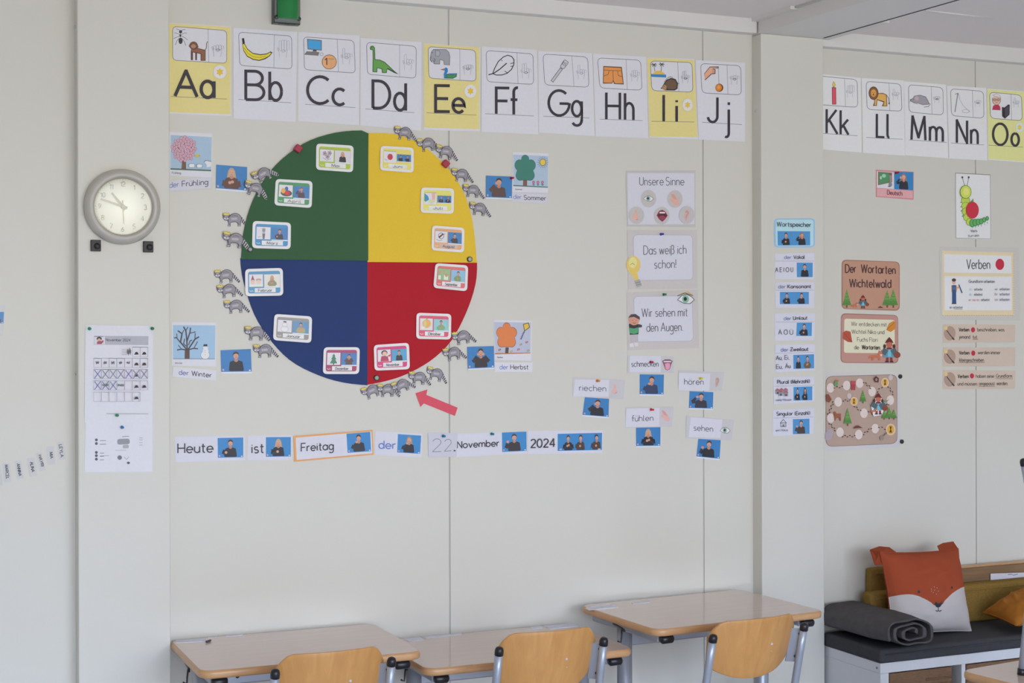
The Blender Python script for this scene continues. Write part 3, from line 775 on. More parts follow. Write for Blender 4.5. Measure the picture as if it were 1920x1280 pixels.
def magnet(px, py, r, d, col, label, plane=0., z=.0003, name='round_magnet', group=None, rim='3c3e3c'):
    p = W(px, py, plane - z); t = thing(name, label, 'magnet', p, group)
    mb = MB(); mb.lathe([(r, 0), (r, -d * .8), (r * .9, -d), (r * .72, -d)], (0, 0, 0), plastic(rim, .35), n=24); mb.build('rim', t)
    mb = MB(); mb.lathe([(r * .74, -d * .7), (r * .72, -d * 1.02), (r * .5, -d * 1.08), (.001, -d * 1.1)], (0, 0, 0), plastic(col, .3), n=24); mb.build('cap', t)
    return t


def black_pad(x0, y0_, x1, y1_, label):
    a, b = W(x0, y1_, -PD), W(x1, y0_, -PD); c_ = (a + b) / 2; hx, hz = (b.x - a.x) / 2, (b.z - a.z) / 2
    t = thing('hook_magnet', label, 'magnet', c_, 'black holders under the clock')
    m = surf('black_rubber', (.012, .011, .012), .45, vary=.1)
    mb = MB(); mb.box((-hx, -.010, -hz), (hx, 0, hz), m); mb.build('block', t, bevel=.0015)
    mb = MB(); mb.lathe([(hx * .62, -.010), (hx * .62, -.016), (hx * .5, -.018)], (hx * .25, 0, -hz * .1), m, n=24); mb.build('knob', t)


black_pad(169.5, 450, 188.5, 471, 'left of two black square holders under the wall clock')
black_pad(267.8, 452.5, 286.5, 473, 'right of two black square holders under the wall clock')

# ================================================================== POST: CALENDAR AND NOTICE
ZC = zoom(140, 590, 4.13)
c = Card('calendar_sheet', 'white calendar sheet with crossed-out days pinned to the post below the clock', 'calendar', quad((160, 609), (287.5, 610.5), (286.5, 792), (158.5, 792)), plane=-PD, base=.0012)
a = c.art(ZC)
a.poly('a9a9b0', [(150, 163), (572, 165), (570, 234), (148, 231)]); a.poly('c8c7cd', [(152, 168), (235, 168), (235, 228), (152, 228)])
a.ell('3a3034', 190, 186, 20, 16); a.ell('c9a08c', 190, 194, 14, 12); a.poly('a04a5c', [(172, 226), (174, 208), (188, 202), (206, 204), (222, 196), (224, 208), (208, 226)]); a.line('55525a', .8, [(150, 168), (222, 168)])
a.text('November 2024', (242, 203), (432, 206), 20, .9, '66646c')
a.done('month_banner')
a = c.art(ZC)
rows = [(250, 325, 5, 7), (336, 408, 0, 7), (422, 495, 0, 7), (510, 582, 0, 7), (598, 670, 0, 6)]
edge = ['a8b0a0', '98a498', '8aa0b0', 'b88a98', 'c0a0a8', 'a8a0b0', 'a8a8a8', 'a8a8a8']
x0s = lambda k: 148 + 60 * k
for r_, (ya, yb, ka, kb) in enumerate(rows):
    for k in range(ka, kb):
        xa = x0s(k); xb = xa + 58
        a.line('a7a3ac', .6, [(xa, ya), (xb, ya + 1), (xb, yb), (xa, yb)], True)
        a.line(edge[k], .9, [(xb + 1, ya), (xb + 1, yb)])
        if k >= 5 and not (r_ == 2 and k == 6):
            a.ell('6a4048', xa + 30, yb - 28, 11, 9); a.poly('3a2a30', [(xa + 12, yb - 16), (xa + 26, yb - 38), (xa + 40, yb - 36), (xa + 48, yb - 18)])
        elif r_ in (1,): a.scribble('5a5660', .9, (xa + 16, ya + 35), (xa + 40, ya + 35), 26, 3, k)
        if (r_ in (2,)) or (r_ == 3 and k < 3):
            col = '5a5ea0' if (k in (0, 4) or r_ == 3) else '6a6a88'
            a.line(col, 1.1, [(xa + 6, yb - 2), (xa + 54, ya + 4)]); a.line(col, 1.1, [(xa + 6, ya + 6), (xa + 56, yb - 4)])
        if r_ == 3 and k in (1, 3): a.scribble('5f6a64', 1, (xa + 4, ya + 34), (xa + 54, ya + 34), 22, 5, 3 + k)
a.line('8a8a90', .8, [(245, 765), (570, 766)])
for k in range(4): a.line('9a9490', .7, [(365, 266 + 14 * k), (398, 266 + 14 * k)])
a.scribble('5f5a58', .9, (408, 285), (436, 285), 60, 5, 9)
a.done('calendar_grid')
c = Card('notice_sheet', 'white notice sheet with small grey icons under the calendar on the post', 'notice', quad((160.5, 791), (286.5, 792), (286, 884), (158.5, 885)), plane=-PD, base=.0002)
a = c.art(ZC)
for y in (968, 996, 1065, 1090, 1117):
    a.ell('55545a', 168, y, 11, 11); a.line('7a7a80', 1.1, [(195, y + 6), (195 + (48 if y < 1000 else 32), y + 5)])
a.line('8a8a90', .8, [(195, 1092), (266, 1090)]); a.rpoly('8c8c92', [(330, 962), (425, 958), (428, 1000), (330, 1005)], .45); a.rpoly('a2a2a6', [(372, 1008), (418, 1004), (420, 1032), (372, 1034)], .4); a.line('6a6a70', .9, [(368, 944), (420, 939)])
a.line('a0a0a6', .8, [(315, 1049), (400, 1048)]); a.ell('6c6c72', 349, 1105, 17, 17); a.line('9a9aa0', .9, [(384, 1100), (402, 1120), (420, 1098)]); a.ell('55545a', 416, 1146, 12, 9)
for y in (952, 968, 990, 1008): a.line('8a8a90', .8, [(500, y), (526, y)])
a.done('printed_icons')
pin(167.5, 616, '1f8a5a', 'green pin at the top left corner of the calendar sheet', -PD, .0025)
pin(285, 615.5, '1c7a4c', 'green pin at the top right corner of the calendar sheet', -PD, .0025)
pin(219, 778, '1f8a5a', 'green pin at the bottom of the calendar sheet', -PD, .0025)
pin(228.5, 800.5, '2a6ea8', 'blue pin at the top of the notice sheet on the post', -PD, .0016)

# ================================================================== LEFT EDGE: NAME TAGS AND A PHOTO CARD
ZN = zoom(0, 815, 12.8)
tags = [('LEYLA', ((1362, 165), (1530, 155), (1580, 585), (1408, 605)), (1450, 240), (1490, 535), 'topmost'),
        ('MIA', ((1108, 285), (1285, 265), (1325, 700), (1140, 720)), (1225, 420), (1240, 565), 'second from the top'),
        ('HAYRI', ((858, 435), (985, 415), (1105, 850), (955, 870)), (955, 490), (1020, 755), 'third from the top'),
        ('ALINA', ((640, 555), (825, 540), (890, 980), (720, 995)), (755, 655), (795, 890), 'fourth from the top'),
        ('ANNINA', ((345, 625), (510, 610), (570, 1045), (405, 1065)), (435, 695), (485, 985), 'fifth from the top'),
        ('MARCEL', ((55, 690), (235, 675), (275, 1125), (95, 1140)), (150, 725), (185, 1055), 'sixth from the top')]
for nm, q, t0, t1, pos in tags:
    q = [ZN(*p) for p in q]
    c = Card('name_tag', 'white upright name tag, %s in the slanting row at left' % pos, 'name tag', quad(*q), gain=1.32, col='b9b8b6', r=.12, rough=.35, group='name tags on the left wall')
    a = c.art(ZN); a.text(nm, (t0[0] - 35, t0[1]), (t1[0] - 35, t1[1]), 70, 1.25, '4a4850', up=(1.0, -.1)); a.done('lettering')
c = Card('name_tag', 'white name tag cut by the left picture edge, lowest of the slanting row', 'name tag', quad((-8, 872), (0, 870), (5.5, 908), (-4, 911)), gain=1.32, col='b9b8b6', r=.12, group='name tags on the left wall')
c = Card('photo_card', 'white laminated photo card high on the wall at the far left edge', 'photo card', quad((-40, 570), (10.5, 571.5), (5.5, 629), (-42, 628)), gain=1.3, col='bdbcba', rough=.3)
a = c.art(zoom(0, 550, 3.46)); photo(a, quad((-30, 584), (7.5, 584.5), (6.5, 606), (-31, 606)), [dict(cx=.62, sc=.9, pose='hands', top='6a4038', long=True)], strip=False); a.done('photo')

# ================================================================== SEASON WHEEL: four quarter boards
WT = .0032                      # board thickness
cxy = W(689, 489); wr = .5 * (W(893, 490).x - W(451, 487).x)
M_FELT = {}
for nm, h in (('green', '3c5c40'), ('yellow', 'dcb43c'), ('blue', '31406a'), ('red', 'a6262f')):
    M_FELT[nm] = surf('felt_' + nm, [min(.9, v * 1.34) for v in lin(h)], .85, spec=.12, bump=.12, bscale=900, vary=.05, nscale=220)
TOPZ, BOTZ = W(689, 245).z, W(689, 722).z


def quarter(name, sx, top, label, pts_px, base=.0004):
    c_ = W(*pts_px(0), -base); t = thing('quarter_board', label, 'wall board', c_, 'quarter boards of the season wheel')
    P = [W(*pts_px(k), -base) for k in range(0, 26)]
    mb = MB(); n = len(P)
    mb.add([(p.x, -base, p.z) for p in P] + [(p.x, -base - WT, p.z) for p in P], [tuple(range(n)), tuple(range(n, 2 * n))] + [(i, (i + 1) % n, n + (i + 1) % n, n + i) for i in range(n)], M_FELT[name])
    mb.build('felt_face', t, c_)
    return t


def qfun(cx, cy, pts):
    """pts: measured outline of the arc in picture coordinates from one straight edge to the other, resampled"""
    seg = [math.dist(pts[i], pts[i + 1]) for i in range(len(pts) - 1)]; tot = sum(seg)

    def at(d):
        for i, s in enumerate(seg):
            if d <= s or i == len(seg) - 1:
                t = min(1, d / s)
                p0 = pts[max(i - 1, 0)]; p1 = pts[i]; p2 = pts[i + 1]; p3 = pts[min(i + 2, len(pts) - 1)]
                return tuple(.5 * (2 * p1[k] + (-p0[k] + p2[k]) * t + (2 * p0[k] - 5 * p1[k] + 4 * p2[k] - p3[k]) * t * t + (-p0[k] + 3 * p1[k] - 3 * p2[k] + p3[k]) * t ** 3) for k in (0, 1))
            d -= s
    return lambda k: (cx, cy) if k == 0 else at(tot * (k - 1) / 24)


quarter('green', -1, 1, 'dark green quarter of the season wheel, upper left', qfun(690, 488.5, [(452, 486), (456, 440), (466, 397), (483, 357), (506, 322), (536, 292), (575, 266), (618, 251), (655, 245.5), (683, 245), (690, 250)]), .0036)
quarter('yellow', 1, 1, 'yellow quarter of the season wheel, upper right', qfun(687.5, 491, [(690.5, 250), (742, 252), (790, 272), (824, 300), (851, 330), (871, 366), (882, 400), (889, 440), (893.5, 492.5)]))
quarter('blue', -1, -1, 'dark blue quarter of the season wheel, lower left', qfun(688.5, 487, [(688.5, 722), (650, 718), (610, 708), (566, 689), (534, 667), (503, 632), (478, 592), (462, 548), (453, 512), (450.5, 484)]), .0004)
quarter('red', 1, -1, 'red quarter of the season wheel, lower right', qfun(688, 489, [(894, 492.5), (893, 520), (886, 552), (870, 594), (846, 638), (817, 668), (786, 689), (750, 706), (715, 716), (688, 721)]), .0002)
WB = .0070                      # print plane in front of the boards

# month cards -------------------------------------------------------


def flower(a):
    for x, y in ((.35, .35), (.7, .3), (.55, .6)):
        for k in range(5): a.ell('a8989e', x + .1 * math.cos(k * 1.26), y + .13 * math.sin(k * 1.26), .07, .09, n=8)
        a.last = None; a.ell('7a6a70', x, y, .05, .06, n=8)
    a.line('8a808a', .7, [(.2, .7), (.5, .9), (.8, .75)])


def eggs(a): a.ell('5a5652', .55, .68, .42, .26); a.ell('3a66b0', .55, .33, .13, .19); a.ell('e0a23e', .32, .5, .16, .22); a.ell('c83c40', .62, .66, .19, .18)


def snowdrop(a): a.poly('b4b2b8', [(.38, .1), (.66, .1), (.6, .55), (.42, .55)]); a.ell('8a8a90', .52, .28, .1, .15); a.poly('6a6668', [(.42, .55), (.62, .55), (.58, .98), (.46, .98)]); a.line('8a5a60', .7, [(.1, .85), (.3, .8)])


def strawberry(a): a.ell('c4343e', .52, .5, .22, .27); a.poly('3f6a44', [(.4, .24), (.52, .3), (.68, .22), (.6, .34), (.44, .34)]); a.line('8a8a7a', .6, [(.06, .7), (.2, .8), (.3, .78)])


def feet(a): a.poly('3a8aa8', [(0, .05), (.3, .3), (.4, .6), (.1, .8), (0, .7)]); a.poly('d8a898', [(.6, .05), (.9, .05), (.88, .6), (.66, .6)]); a.poly('c8c8a0', [(.3, .7), (.7, .55), (.95, .7), (.6, .95)])


def bird(a): a.oline('7a5a48', 1, arc(.5, .42, .22, .26, 0, 360, 14)); a.poly('4a3a34', [(.25, .55), (.62, .2), (.7, .28), (.38, .62)]); a.line('7a5a48', .8, [(.5, .4), (.85, .2)]); a.line('7a5a48', .7, [(.1, .75), (.35, .85), (.6, .78)])


def apples(a):
    a.poly('8ab082', UNIT); a.ell('d08a6a', .2, .3, .09, .12); a.ell('d08a6a', .5, .26, .09, .12); a.poly('d8d8c8', [(.05, .6), (.25, .6), (.25, .95), (.05, .95)]); a.poly('d8d8c8', [(.5, .55), (.85, .55), (.85, .95), (.5, .95)]); a.ell('cf8a66', .7, .55, .12, .14)


def pumpkin(a): a.ell('d8a85a', .52, .45, .34, .36); a.ell('e0bc78', .4, .45, .12, .32); a.line('6a5a3a', 1, [(.5, .1), (.58, .02)]); a.ell('d8e0d0', .22, .8, .16, .12)


def lantern(a): a.ell('4a3034', .52, .28, .24, .22); a.ell('d8b09a', .54, .34, .18, .18); a.poly('b8304e', [(.2, .98), (.28, .56), (.55, .52), (.78, .62), (.85, .98)]); a.poly('c83a50', [(.7, .6), (.98, .4), (.98, .6)]); a.line('4a66a0', 1, [(.45, .6), (.7, .8)])


def fir(a): a.poly('3f7a5c', [(.5, .08), (.62, .3), (.57, .3), (.7, .55), (.62, .55), (.78, .88), (.22, .88), (.38, .55), (.3, .55), (.43, .3), (.38, .3)]); a.poly('5a4038', [(.45, .88), (.55, .88), (.55, .97), (.45, .97)])


def gnome(a): a.poly('a03c4c', [(.25, .05), (.4, .5), (.12, .52)]); a.ell('e0b8a8', .26, .62, .15, .18); a.ell('b8987c', .68, .45, .2, .1); a.ell('e0c0a8', .68, .62, .15, .16); a.poly('e0dcc8', [(0, .85), (1, .8), (1, 1), (0, 1)])


def snowman(a): a.ell('e4e2de', .5, .75, .26, .24); a.ell('e8e6e2', .5, .42, .18, .18); a.poly('4a484c', [(.38, .1), (.62, .12), (.6, .22), (.4, .2)]); a.line('b8b4ac', .7, arc(.5, .75, .26, .24, 0, 360, 16)); a.line('b8b4ac', .7, arc(.5, .42, .18, .18, 0, 360, 14))


MONTHS = [('Mai', 'a3b83f', ((593.1, 268.8), (663.2, 273), (662, 323), (592.4, 318)), flower, [dict(long=True, hair=BLOND, pose='down')], 'cfc9cc', 'lime green framed month card reading Mai at the top of the green quarter'),
          ('April', '4a8f62', ((517, 335.2), (586.1, 339.3), (584.5, 389.9), (514.3, 384.7)), eggs, [dict(pose='ear', top='5a4248', hair='a05a48')], None, 'green framed month card reading April with coloured eggs'),
          ('März', '3a86b8', ((473.9, 413.9), (545.5, 417.3), (544.9, 467), (472.5, 465)), snowdrop, [dict(pose='low', top='3a3848')], None, 'blue framed month card reading März on the green quarter'),
          ('Februar', '4d8cb4', ((459.6, 504.2), (530.3, 502), (531.3, 554), (459.9, 555.3)), gnome, [dict(long=True, hair=BLOND, top='8a8a6c', pose='hands')], 'd4d0c6', 'blue framed month card reading Februar at the left of the blue quarter'),
          ('Januar', '8f8c88', ((514.5, 588.2), (585.3, 593.1), (583.7, 642.9), (511.8, 637.4)), snowman, [dict(pose='hands', top='a8a070')], '5f8cb0', 'grey framed month card reading Januar with a snowman on the blue quarter'),
          ('Dezember', 'a03c62', ((607, 650.7), (674.7, 650.7), (673.4, 701), (605.2, 701)), fir, [dict(pose='both', top='5a4444')], None, 'dark pink framed month card reading Dezember with a fir tree'),
          ('November', 'c83a74', ((700.7, 646.6), (766.9, 642.3), (768.6, 692), (702.2, 694.7)), lantern, [dict(pose='down')], '4f9ac0', 'bright pink framed month card reading November at the bottom of the red quarter'),
          ('Oktober', 'd0506a', ((780.9, 586), (846.3, 588.4), (845.5, 636.4), (780.3, 635)), pumpkin, [dict(pose='hands', top='7aa87a')], '8cbcc0', 'pink and orange framed month card reading Oktober with a pumpkin'),
          ('September', 'd06a6a', ((816.5, 493), (877.8, 497.3), (876, 546), (812.3, 539.4)), apples, [dict(pose='chest', top='7f9464')], '86b4cc', 'red framed month card reading September at the top of the red quarter'),
          ('August', 'e0a070', ((810.3, 422.3), (871, 426.9), (870, 473.5), (808.8, 469)), bird, [dict(pose='chin', top='403a40')], None, 'orange framed month card reading August at the right of the yellow quarter'),
          ('Juni', 'dccb6a', ((713.8, 273), (775.8, 276.8), (775.4, 323.8), (712.3, 319)), strawberry, [dict(cx=.28, sc=.6, pose='chin'), dict(cx=.76, sc=.6, pose='chin')], None, 'yellow framed month card reading Juni with a strawberry'),
          ('Juli', 'e8d066', ((789.8, 351), (851.5, 353.2), (850.6, 400.7), (788.3, 398.5)), feet, [dict(cx=.28, sc=.6, pose='chest', hair='a05a48'), dict(cx=.76, sc=.6, pose='hands', hair='a05a48')], None, 'yellow framed month card reading Juli with bare feet')]
for nm, col, q, pic, people, bg, lab in MONTHS:
    Q = quad(*q)
    c = Card('month_card', lab, 'month card', Q, base=WB, thick=.0012, col='d6d3d2', r=.16, rough=.3, group='month cards on the season wheel')
    a = c.art(); a.rpoly(col, [Q(0, 0) and (.075, .1), (.925, .1), (.925, .9), (.075, .9)], .12)
    a.poly('c8b0a0' if nm in ('August',) else 'dcdad6', [(.25, .71), (.80, .71), (.80, .87), (.25, .87)])
    for k in range(5): a.ell('d8d8c0', .12 + .02 * k, .8 + .015 * (k % 3), .01, .014, n=6)
    a.done('coloured_panel')
    a = c.art(sub(Q, .105, .2, .47, .66)); a.poly('d3d0d4', UNIT); a.line('6a6468', .6, [(0, 0), (1, 0)]); pic(a); a.done('picture')
    a = c.art(sub(Q, .50, .22 if len(people) == 1 else .3, .92, .66 if len(people) == 1 else .58)); photo(a, a.M, people, bg=bg or '3f78b0', strip=True, marks=False); a.done('photo')
    a = c.art(); n_ = min(.36, .07 * len(nm)); a.text(nm, (.525 - n_ / 2, .845), (.525 + n_ / 2, .845), .10, .8, '6a6470'); a.done('lettering')

magnet(468.5, 467.5, .0085, .006, '8f9494', 'grey round magnet by the tail of the raccoon beside the green quarter', z=WT + .004, group='magnets on the season wheel')
magnet(880, 486, .0095, .007, '9aa098', 'grey round magnet at the right edge of the yellow quarter', z=WT + .0006, group='magnets on the season wheel')
magnet(705.5, 708, .0095, .007, '8aa08a', 'grey green round magnet at the bottom of the red quarter', z=WT + .0004, group='magnets on the season wheel')


def cube_magnet(px, py, rot, label, z):
    p = W(px, py, -z); t = thing('cube_magnet', label, 'magnet', p, 'red cube magnets on the rim of the season wheel')
    mb = MB(); h = .0125; P = [(h * 1.3 * math.cos(math.radians(rot + 90 * k)), h * 1.3 * math.sin(math.radians(rot + 90 * k))) for k in range(4)]
    mb.prism(P, 'y', 0, -.017, plastic('9e3044', .45)); mb.build('block', t, bevel=.003)


cube_magnet(557.5, 279, 12, 'red cube magnet on the rim of the green quarter', .0068)
cube_magnet(834, 307.5, 5, 'red cube magnet on the rim of the yellow quarter', .0037)

# ================================================================== RACCOON CUTOUTS
G0, G1, G2 = '8b868c', '55525a', 'a9a5ab'


class Proto:
    """a cutout drawn in its own small frame (picture-size units, 1 unit = U metres)"""
    U = .00196
    gain, rough, top, plane = GAIN, .45, .0009, 0.

    def __init__(s, root): s.root = root; s.loc = Vector((0, 0, 0))


class PArt(Art):
    def _put(s, col, px, faces=None, rough=None):
        s.off += s.STEP if col != s.last else 7e-6; s.last = col
        s.mb.add([(a * Proto.U, -s.off, -b * Proto.U) for a, b in px], faces or [tuple(range(len(px)))], ink(col, s.c.gain, s.c.rough)); return s


idm = lambda x, y: (x, y)
rac = thing('raccoon_cutout', 'x', 'paper cutout', (0, 0, 0), 'raccoon cutouts around the season wheel')
pr = Proto(rac)
body = [(-7, -4), (-6.5, -7), (-3, -7.6), (1, -7.6), (5, -7.2), (7.6, -4), (10, -6), (15, -8.2), (20, -8.4), (25, -6.4), (29, -2), (30, 3), (28.4, 8), (27.8, 14), (28, 16.5), (22, 17), (22.4, 12), (19, 9), (12, 9.5), (8.5, 11), (8.6, 15), (8.4, 17.4), (2.5, 17.2), (4.4, 12), (2.5, 7), (-3, 6.4), (-6.6, 2)]
mb = MB(); n = len(body); mt = ink('4e4b52', GAIN, .45)
mb.add([(x * pr.U, 0, -y * pr.U) for x, y in body] + [(x * pr.U, -.0009, -y * pr.U) for x, y in body], [tuple(range(n)), tuple(range(n, 2 * n))] + [(i, (i + 1) % n, n + (i + 1) % n, n + i) for i in range(n)], mt)
pa = PArt(pr, idm, .0009); pa.mb = mb
pa.poly(G0, [(6, 2), (9, -3.5), (15, -7.2), (20, -7.4), (24.4, -5.6), (28, -1.4), (28.9, 3), (27.2, 8), (26.6, 13), (23.8, 13.2), (23.4, 10.5), (19, 7.8), (12, 8.3), (8, 9.8), (7.4, 13), (5, 13), (5.4, 10), (4.2, 6)])
pa.poly(G2, [(9, 1.5), (20, 0), (22, 2), (20, 4.5), (10, 5)]); pa.poly(G2, [(3.4, 14.5), (7.6, 14.2), (7.4, 16.6), (3.4, 16.4)]); pa.poly(G2, [(23, 14), (27, 13.8), (27, 16), (22.8, 16.2)])
pa.line(G1, .8, [(10, -2), (17, -3.6), (22, -2)])
pa.ell(G0, 0, 0, 6.2, 5.7); pa.ell('c4c0c4', 0, 1.8, 4.4, 3.4); pa.poly('2f2c32', [(-5.6, -1.8), (-2, -1.2), (0, -.4), (2, -1.2), (5.6, -1.8), (5, 1.2), (2.4, 1.4), (0, .2), (-2.4, 1.4), (-5, 1.2)])
pa.ell('c9c5c8', -2.6, -.2, .8); pa.ell('c9c5c8', 2.6, -.2, .8); pa.ell('2f2c32', .2, 2, 1.1, .8); pa.line('4a464c', .6, [(-1.6, 3.8), (.2, 4.2), (2, 3.6)])
mb.build('body', rac, fixn=False)
pa = PArt(pr, idm, .0016); pa.poly('b8a04c', [(-6, -4.2), (-6.6, -8.4), (-3.4, -6.8), (-1, -9), (1.4, -6.9), (4, -8.8), (6.4, -6.4), (6, -3.6), (0, -3)]); pa.poly('d2c264', [(-5, -4.6), (-4.6, -6.4), (-1, -7.6), (1.4, -6), (4, -7.4), (5, -4.4), (0, -3.8)]); pa.mb.build('crown', rac, fixn=False)
pa = PArt(pr, idm, .0005); tl = [(27, -2), (30, -1), (35, 4.5), (40, 10), (42.5, 14.4), (42, 17.4), (39, 18), (35, 14.5), (31, 10.5), (27, 6.5)]
n = len(tl); pa.mb.add([(x * pr.U, 0, -y * pr.U) for x, y in tl] + [(x * pr.U, -.0005, -y * pr.U) for x, y in tl], [tuple(range(n)), tuple(range(n, 2 * n))] + [(i, (i + 1) % n, n + (i + 1) % n, n + i) for i in range(n)], ink('b4b0b4', GAIN, .45))
for t in (0, .24, .48, .72, .94):
    p, q = Vector((30.4, -.5)).lerp(Vector((42.6, 14.6)), t), Vector((28, 7.4)).lerp(Vector((39.4, 17.8)), t); pa.line('39363c', 2.1 if t < .9 else 2.6, [tuple(p), tuple(q)])
pa.mb.build('tail', rac, fixn=False)
RAC = [((478.7, 329.6), (520.7, 323.8), WT + .0042, 'raccoon cutout with its tail tip on the green quarter above the April card'),
       ((465, 346.2), (498.2, 373.6), WT + .0058, 'raccoon cutout overlapping the blue photo left of the April card'),
       ((424, 406.8), (462, 423), .0006, 'raccoon cutout left of the März card, upper of two'),
       ((424.6, 442.9), (466, 467.3), WT + .0042, 'raccoon cutout left of the März card with a grey magnet on its tail'),
       ((407.8, 513.7), (448, 527), .0006, 'topmost of three raccoon cutouts left of the Februar card'),
       ((412.9, 541.9), (454.7, 552.4), .0022, 'middle of three raccoon cutouts left of the Februar card'),
       ((426, 571), (466.9, 583.2), .0010, 'lowest of three raccoon cutouts left of the Februar card'),
       ((465, 619.7), (505.3, 637.6), WT + .001, 'raccoon cutout left of the Januar card, just below its middle'),
       ((481, 653.4), (521.3, 667.7), .0022, 'raccoon cutout right of the snowman picture, below the Januar card'),
       ((745, 244), (780.6, 264), .0044, 'topmost raccoon cutout, overlapping the lower edge of the Dd card'),
       ((787.2, 267.9), (826.6, 279), WT + .0012, 'raccoon cutout second from the top on the yellow rim, faded bluish'),
       ((822.9, 279), (857, 301), WT + .0028, 'raccoon cutout just above the red cube magnet on the yellow rim'),
       ((851.8, 322.8), (886.7, 341.6), WT + .0008, 'raccoon cutout just below the red cube magnet on the yellow rim'),
       ((873.3, 352.5), (906.7, 371.3), WT + .0008, 'raccoon cutout just left of the photo of the person touching the brow'),
       ((885.7, 385.9), (919.4, 406.2), WT + .0008, 'lowest raccoon cutout on the yellow rim, right of the Juli card'),
       ((853, 630), (892.6, 638.5), WT + .0008, 'raccoon cutout right of the Oktober card, upper of two'),
       ((836, 660.6), (874.6, 669), WT + .0008, 'raccoon cutout below the Oktober card, next to the photo of two raised hands'),
       ((683, 733.8), (722, 734), .0022, 'first raccoon from the left in the row under the red quarter'),
       ((712.7, 727.2), (749.2, 742.3), .0040, 'second raccoon from the left in the row under the red quarter'),
       ((739.4, 724), (777.8, 722.7), .0058, 'third raccoon from the left in the row under the red quarter'),
       ((772, 703.8), (807, 721.2), .0044, 'fourth raccoon from the left under the red quarter, faded bluish'),
       ((805.5, 694.4), (836, 719.3), .0010, 'rightmost raccoon in the row under the red quarter, above the red arrow')]
parts = list(rac.children)
v0 = Vector((41.2, -15.6)) * pr.U; a0 = math.atan2(v0.y, v0.x)
for i, (hd, tip, z, lab) in enumerate(RAC):
    p, q = W(*hd, -z), W(*tip, -z); d = Vector((q.x - p.x, q.z - p.z)); s = max(.88, min(1.06, d.length / v0.length)); th = math.atan2(d.y, d.x) - a0
    r = rac if i == 0 else rac.copy()
    if i:
        COL.objects.link(r)
        for ch in parts:
            k = ch.copy(); k.parent = r; COL.objects.link(k)
    r.location = p; r.rotation_euler = (0, -th * .85, 0); r.scale = (s, 1, s); r['label'] = lab

# red arrow
ar = [(779, 737), (801.5, 729.8), (799.5, 740), (858, 764), (853, 779.5), (794.5, 756), (788.5, 762.8)]
c = Card('paper_arrow', 'red paper arrow pointing at the raccoons under the red quarter', 'arrow', quad((779, 730), (858, 730), (858, 780), (779, 780)), outline=ar, col='cb4a5a', part='paper', thick=.0012)

# ================================================================== SEASON PICTURES
ZF = zoom(300, 230, 5.12)
c = Card('season_picture', 'white picture card of a pink blossom tree with sheep', 'picture card', quad((317.8, 247), (398, 250), (397.5, 333), (317.5, 329)), r=.02, group='season picture cards')
a = c.art(ZF); a.poly('9fb6c8', [(103, 118), (496, 138), (490, 462), (100, 445)]); a.poly('4f6a58', [(100, 436), (491, 452), (490, 466), (100, 450)])
a.poly('6e5442', [(212, 365), (250, 368), (250, 446), (206, 444)])
for q in (((230, 370), (180, 250), (150, 200)), ((232, 370), (235, 240), (240, 170)), ((234, 370), (290, 260), (310, 200))): a.line('5a4a42', 2, q)
rr = random.Random(3)
for k in range(62):
    t = k * 2.399; r_ = 118 * math.sqrt((k + .5) / 62); x, y = 230 + r_ * math.cos(t), 252 + r_ * 1.02 * math.sin(t)
    a.ell('9a6a74', x, y, 15.5, 16.5, n=8)
for k in range(62):
    t = k * 2.399; r_ = 118 * math.sqrt((k + .5) / 62); x, y = 230 + r_ * math.cos(t), 252 + r_ * 1.02 * math.sin(t)
    a.ell('d3a8b6', x, y, 12, 13, n=8)
for k in range(62):
    t = k * 2.399; r_ = 118 * math.sqrt((k + .5) / 62); x, y = 230 + r_ * math.cos(t), 252 + r_ * 1.02 * math.sin(t)
    a.ell('9a5a68', x, y, 3.5, 4, n=6)
a.ell('c8b83a', 360, 318, 20, 16); a.poly('b8742e', [(376, 312), (388, 318), (376, 322)])
for x, y, s in ((308, 412, 1), (382, 416, .95), (470, 388, 1.6)):
    a.last = None; a.oline('6a7280', .8, [(x + s * p, y + s * q) for p, q in ((-32, 10), (-30, -14), (-10, -20), (20, -17), (30, -8), (24, 0), (22, 18), (-28, 16))]) if x < 450 else a.line('6a7280', .8, [(420, 380), (440, 360), (495, 372)]); a.last = None
    if x < 450: a.poly('d4d6dc', [(x + s * p * .93, y + s * q * .93) for p, q in ((-32, 10), (-30, -14), (-10, -20), (20, -17), (30, -8), (24, 0), (22, 18), (-28, 16))])
    else: a.poly('d4d6dc', [(425, 384), (442, 366), (492, 377), (490, 420), (448, 430), (446, 400)])
a.done('picture'); a = c.art(ZF); a.text('Frühling', (115, 488), (200, 491), 18, .6, '7a7880'); a.done('lettering')
c = Card('word_strip', 'white word strip reading der Frühling under the blossom tree picture', 'word strip', quad((317.5, 338), (397, 331.5), (396, 353), (317.5, 359)), col='c6c5cd', base=.0013, group='season word strips')
a = c.art(ZF); a.text('der', (92, 625), (180, 614), 52, 1.2, '6a74a4'); a.text('Frühling', (212, 612), (460, 592), 52, 1.3, '4a4650'); a.done('lettering')


def photo_card(label, q, people, margin=(.0, .0, 1, .93), base=.0013, group='sign language photos', gain=GAIN, bg='3a78b0', plane=0., col='cfd3dc', name='photo_card', rough=.4):
    Q = quad(*q); c = Card(name, label, 'photo card', Q, base=base, gain=gain, plane=plane, group=group, col=col, rough=rough)
    a = c.art(); photo(a, sub(Q, *margin), people, strip=False, bg=bg); a.done('photo'); return c


photo_card('blue photo of a blond person in brown signing, beside the blossom tree picture', ((405.5, 308.5), (463.5, 313), (463, 360.5), (404.5, 356)), [dict(pose='hands', top='5f4238', hair=BLOND, long=True, sc=1.05)])

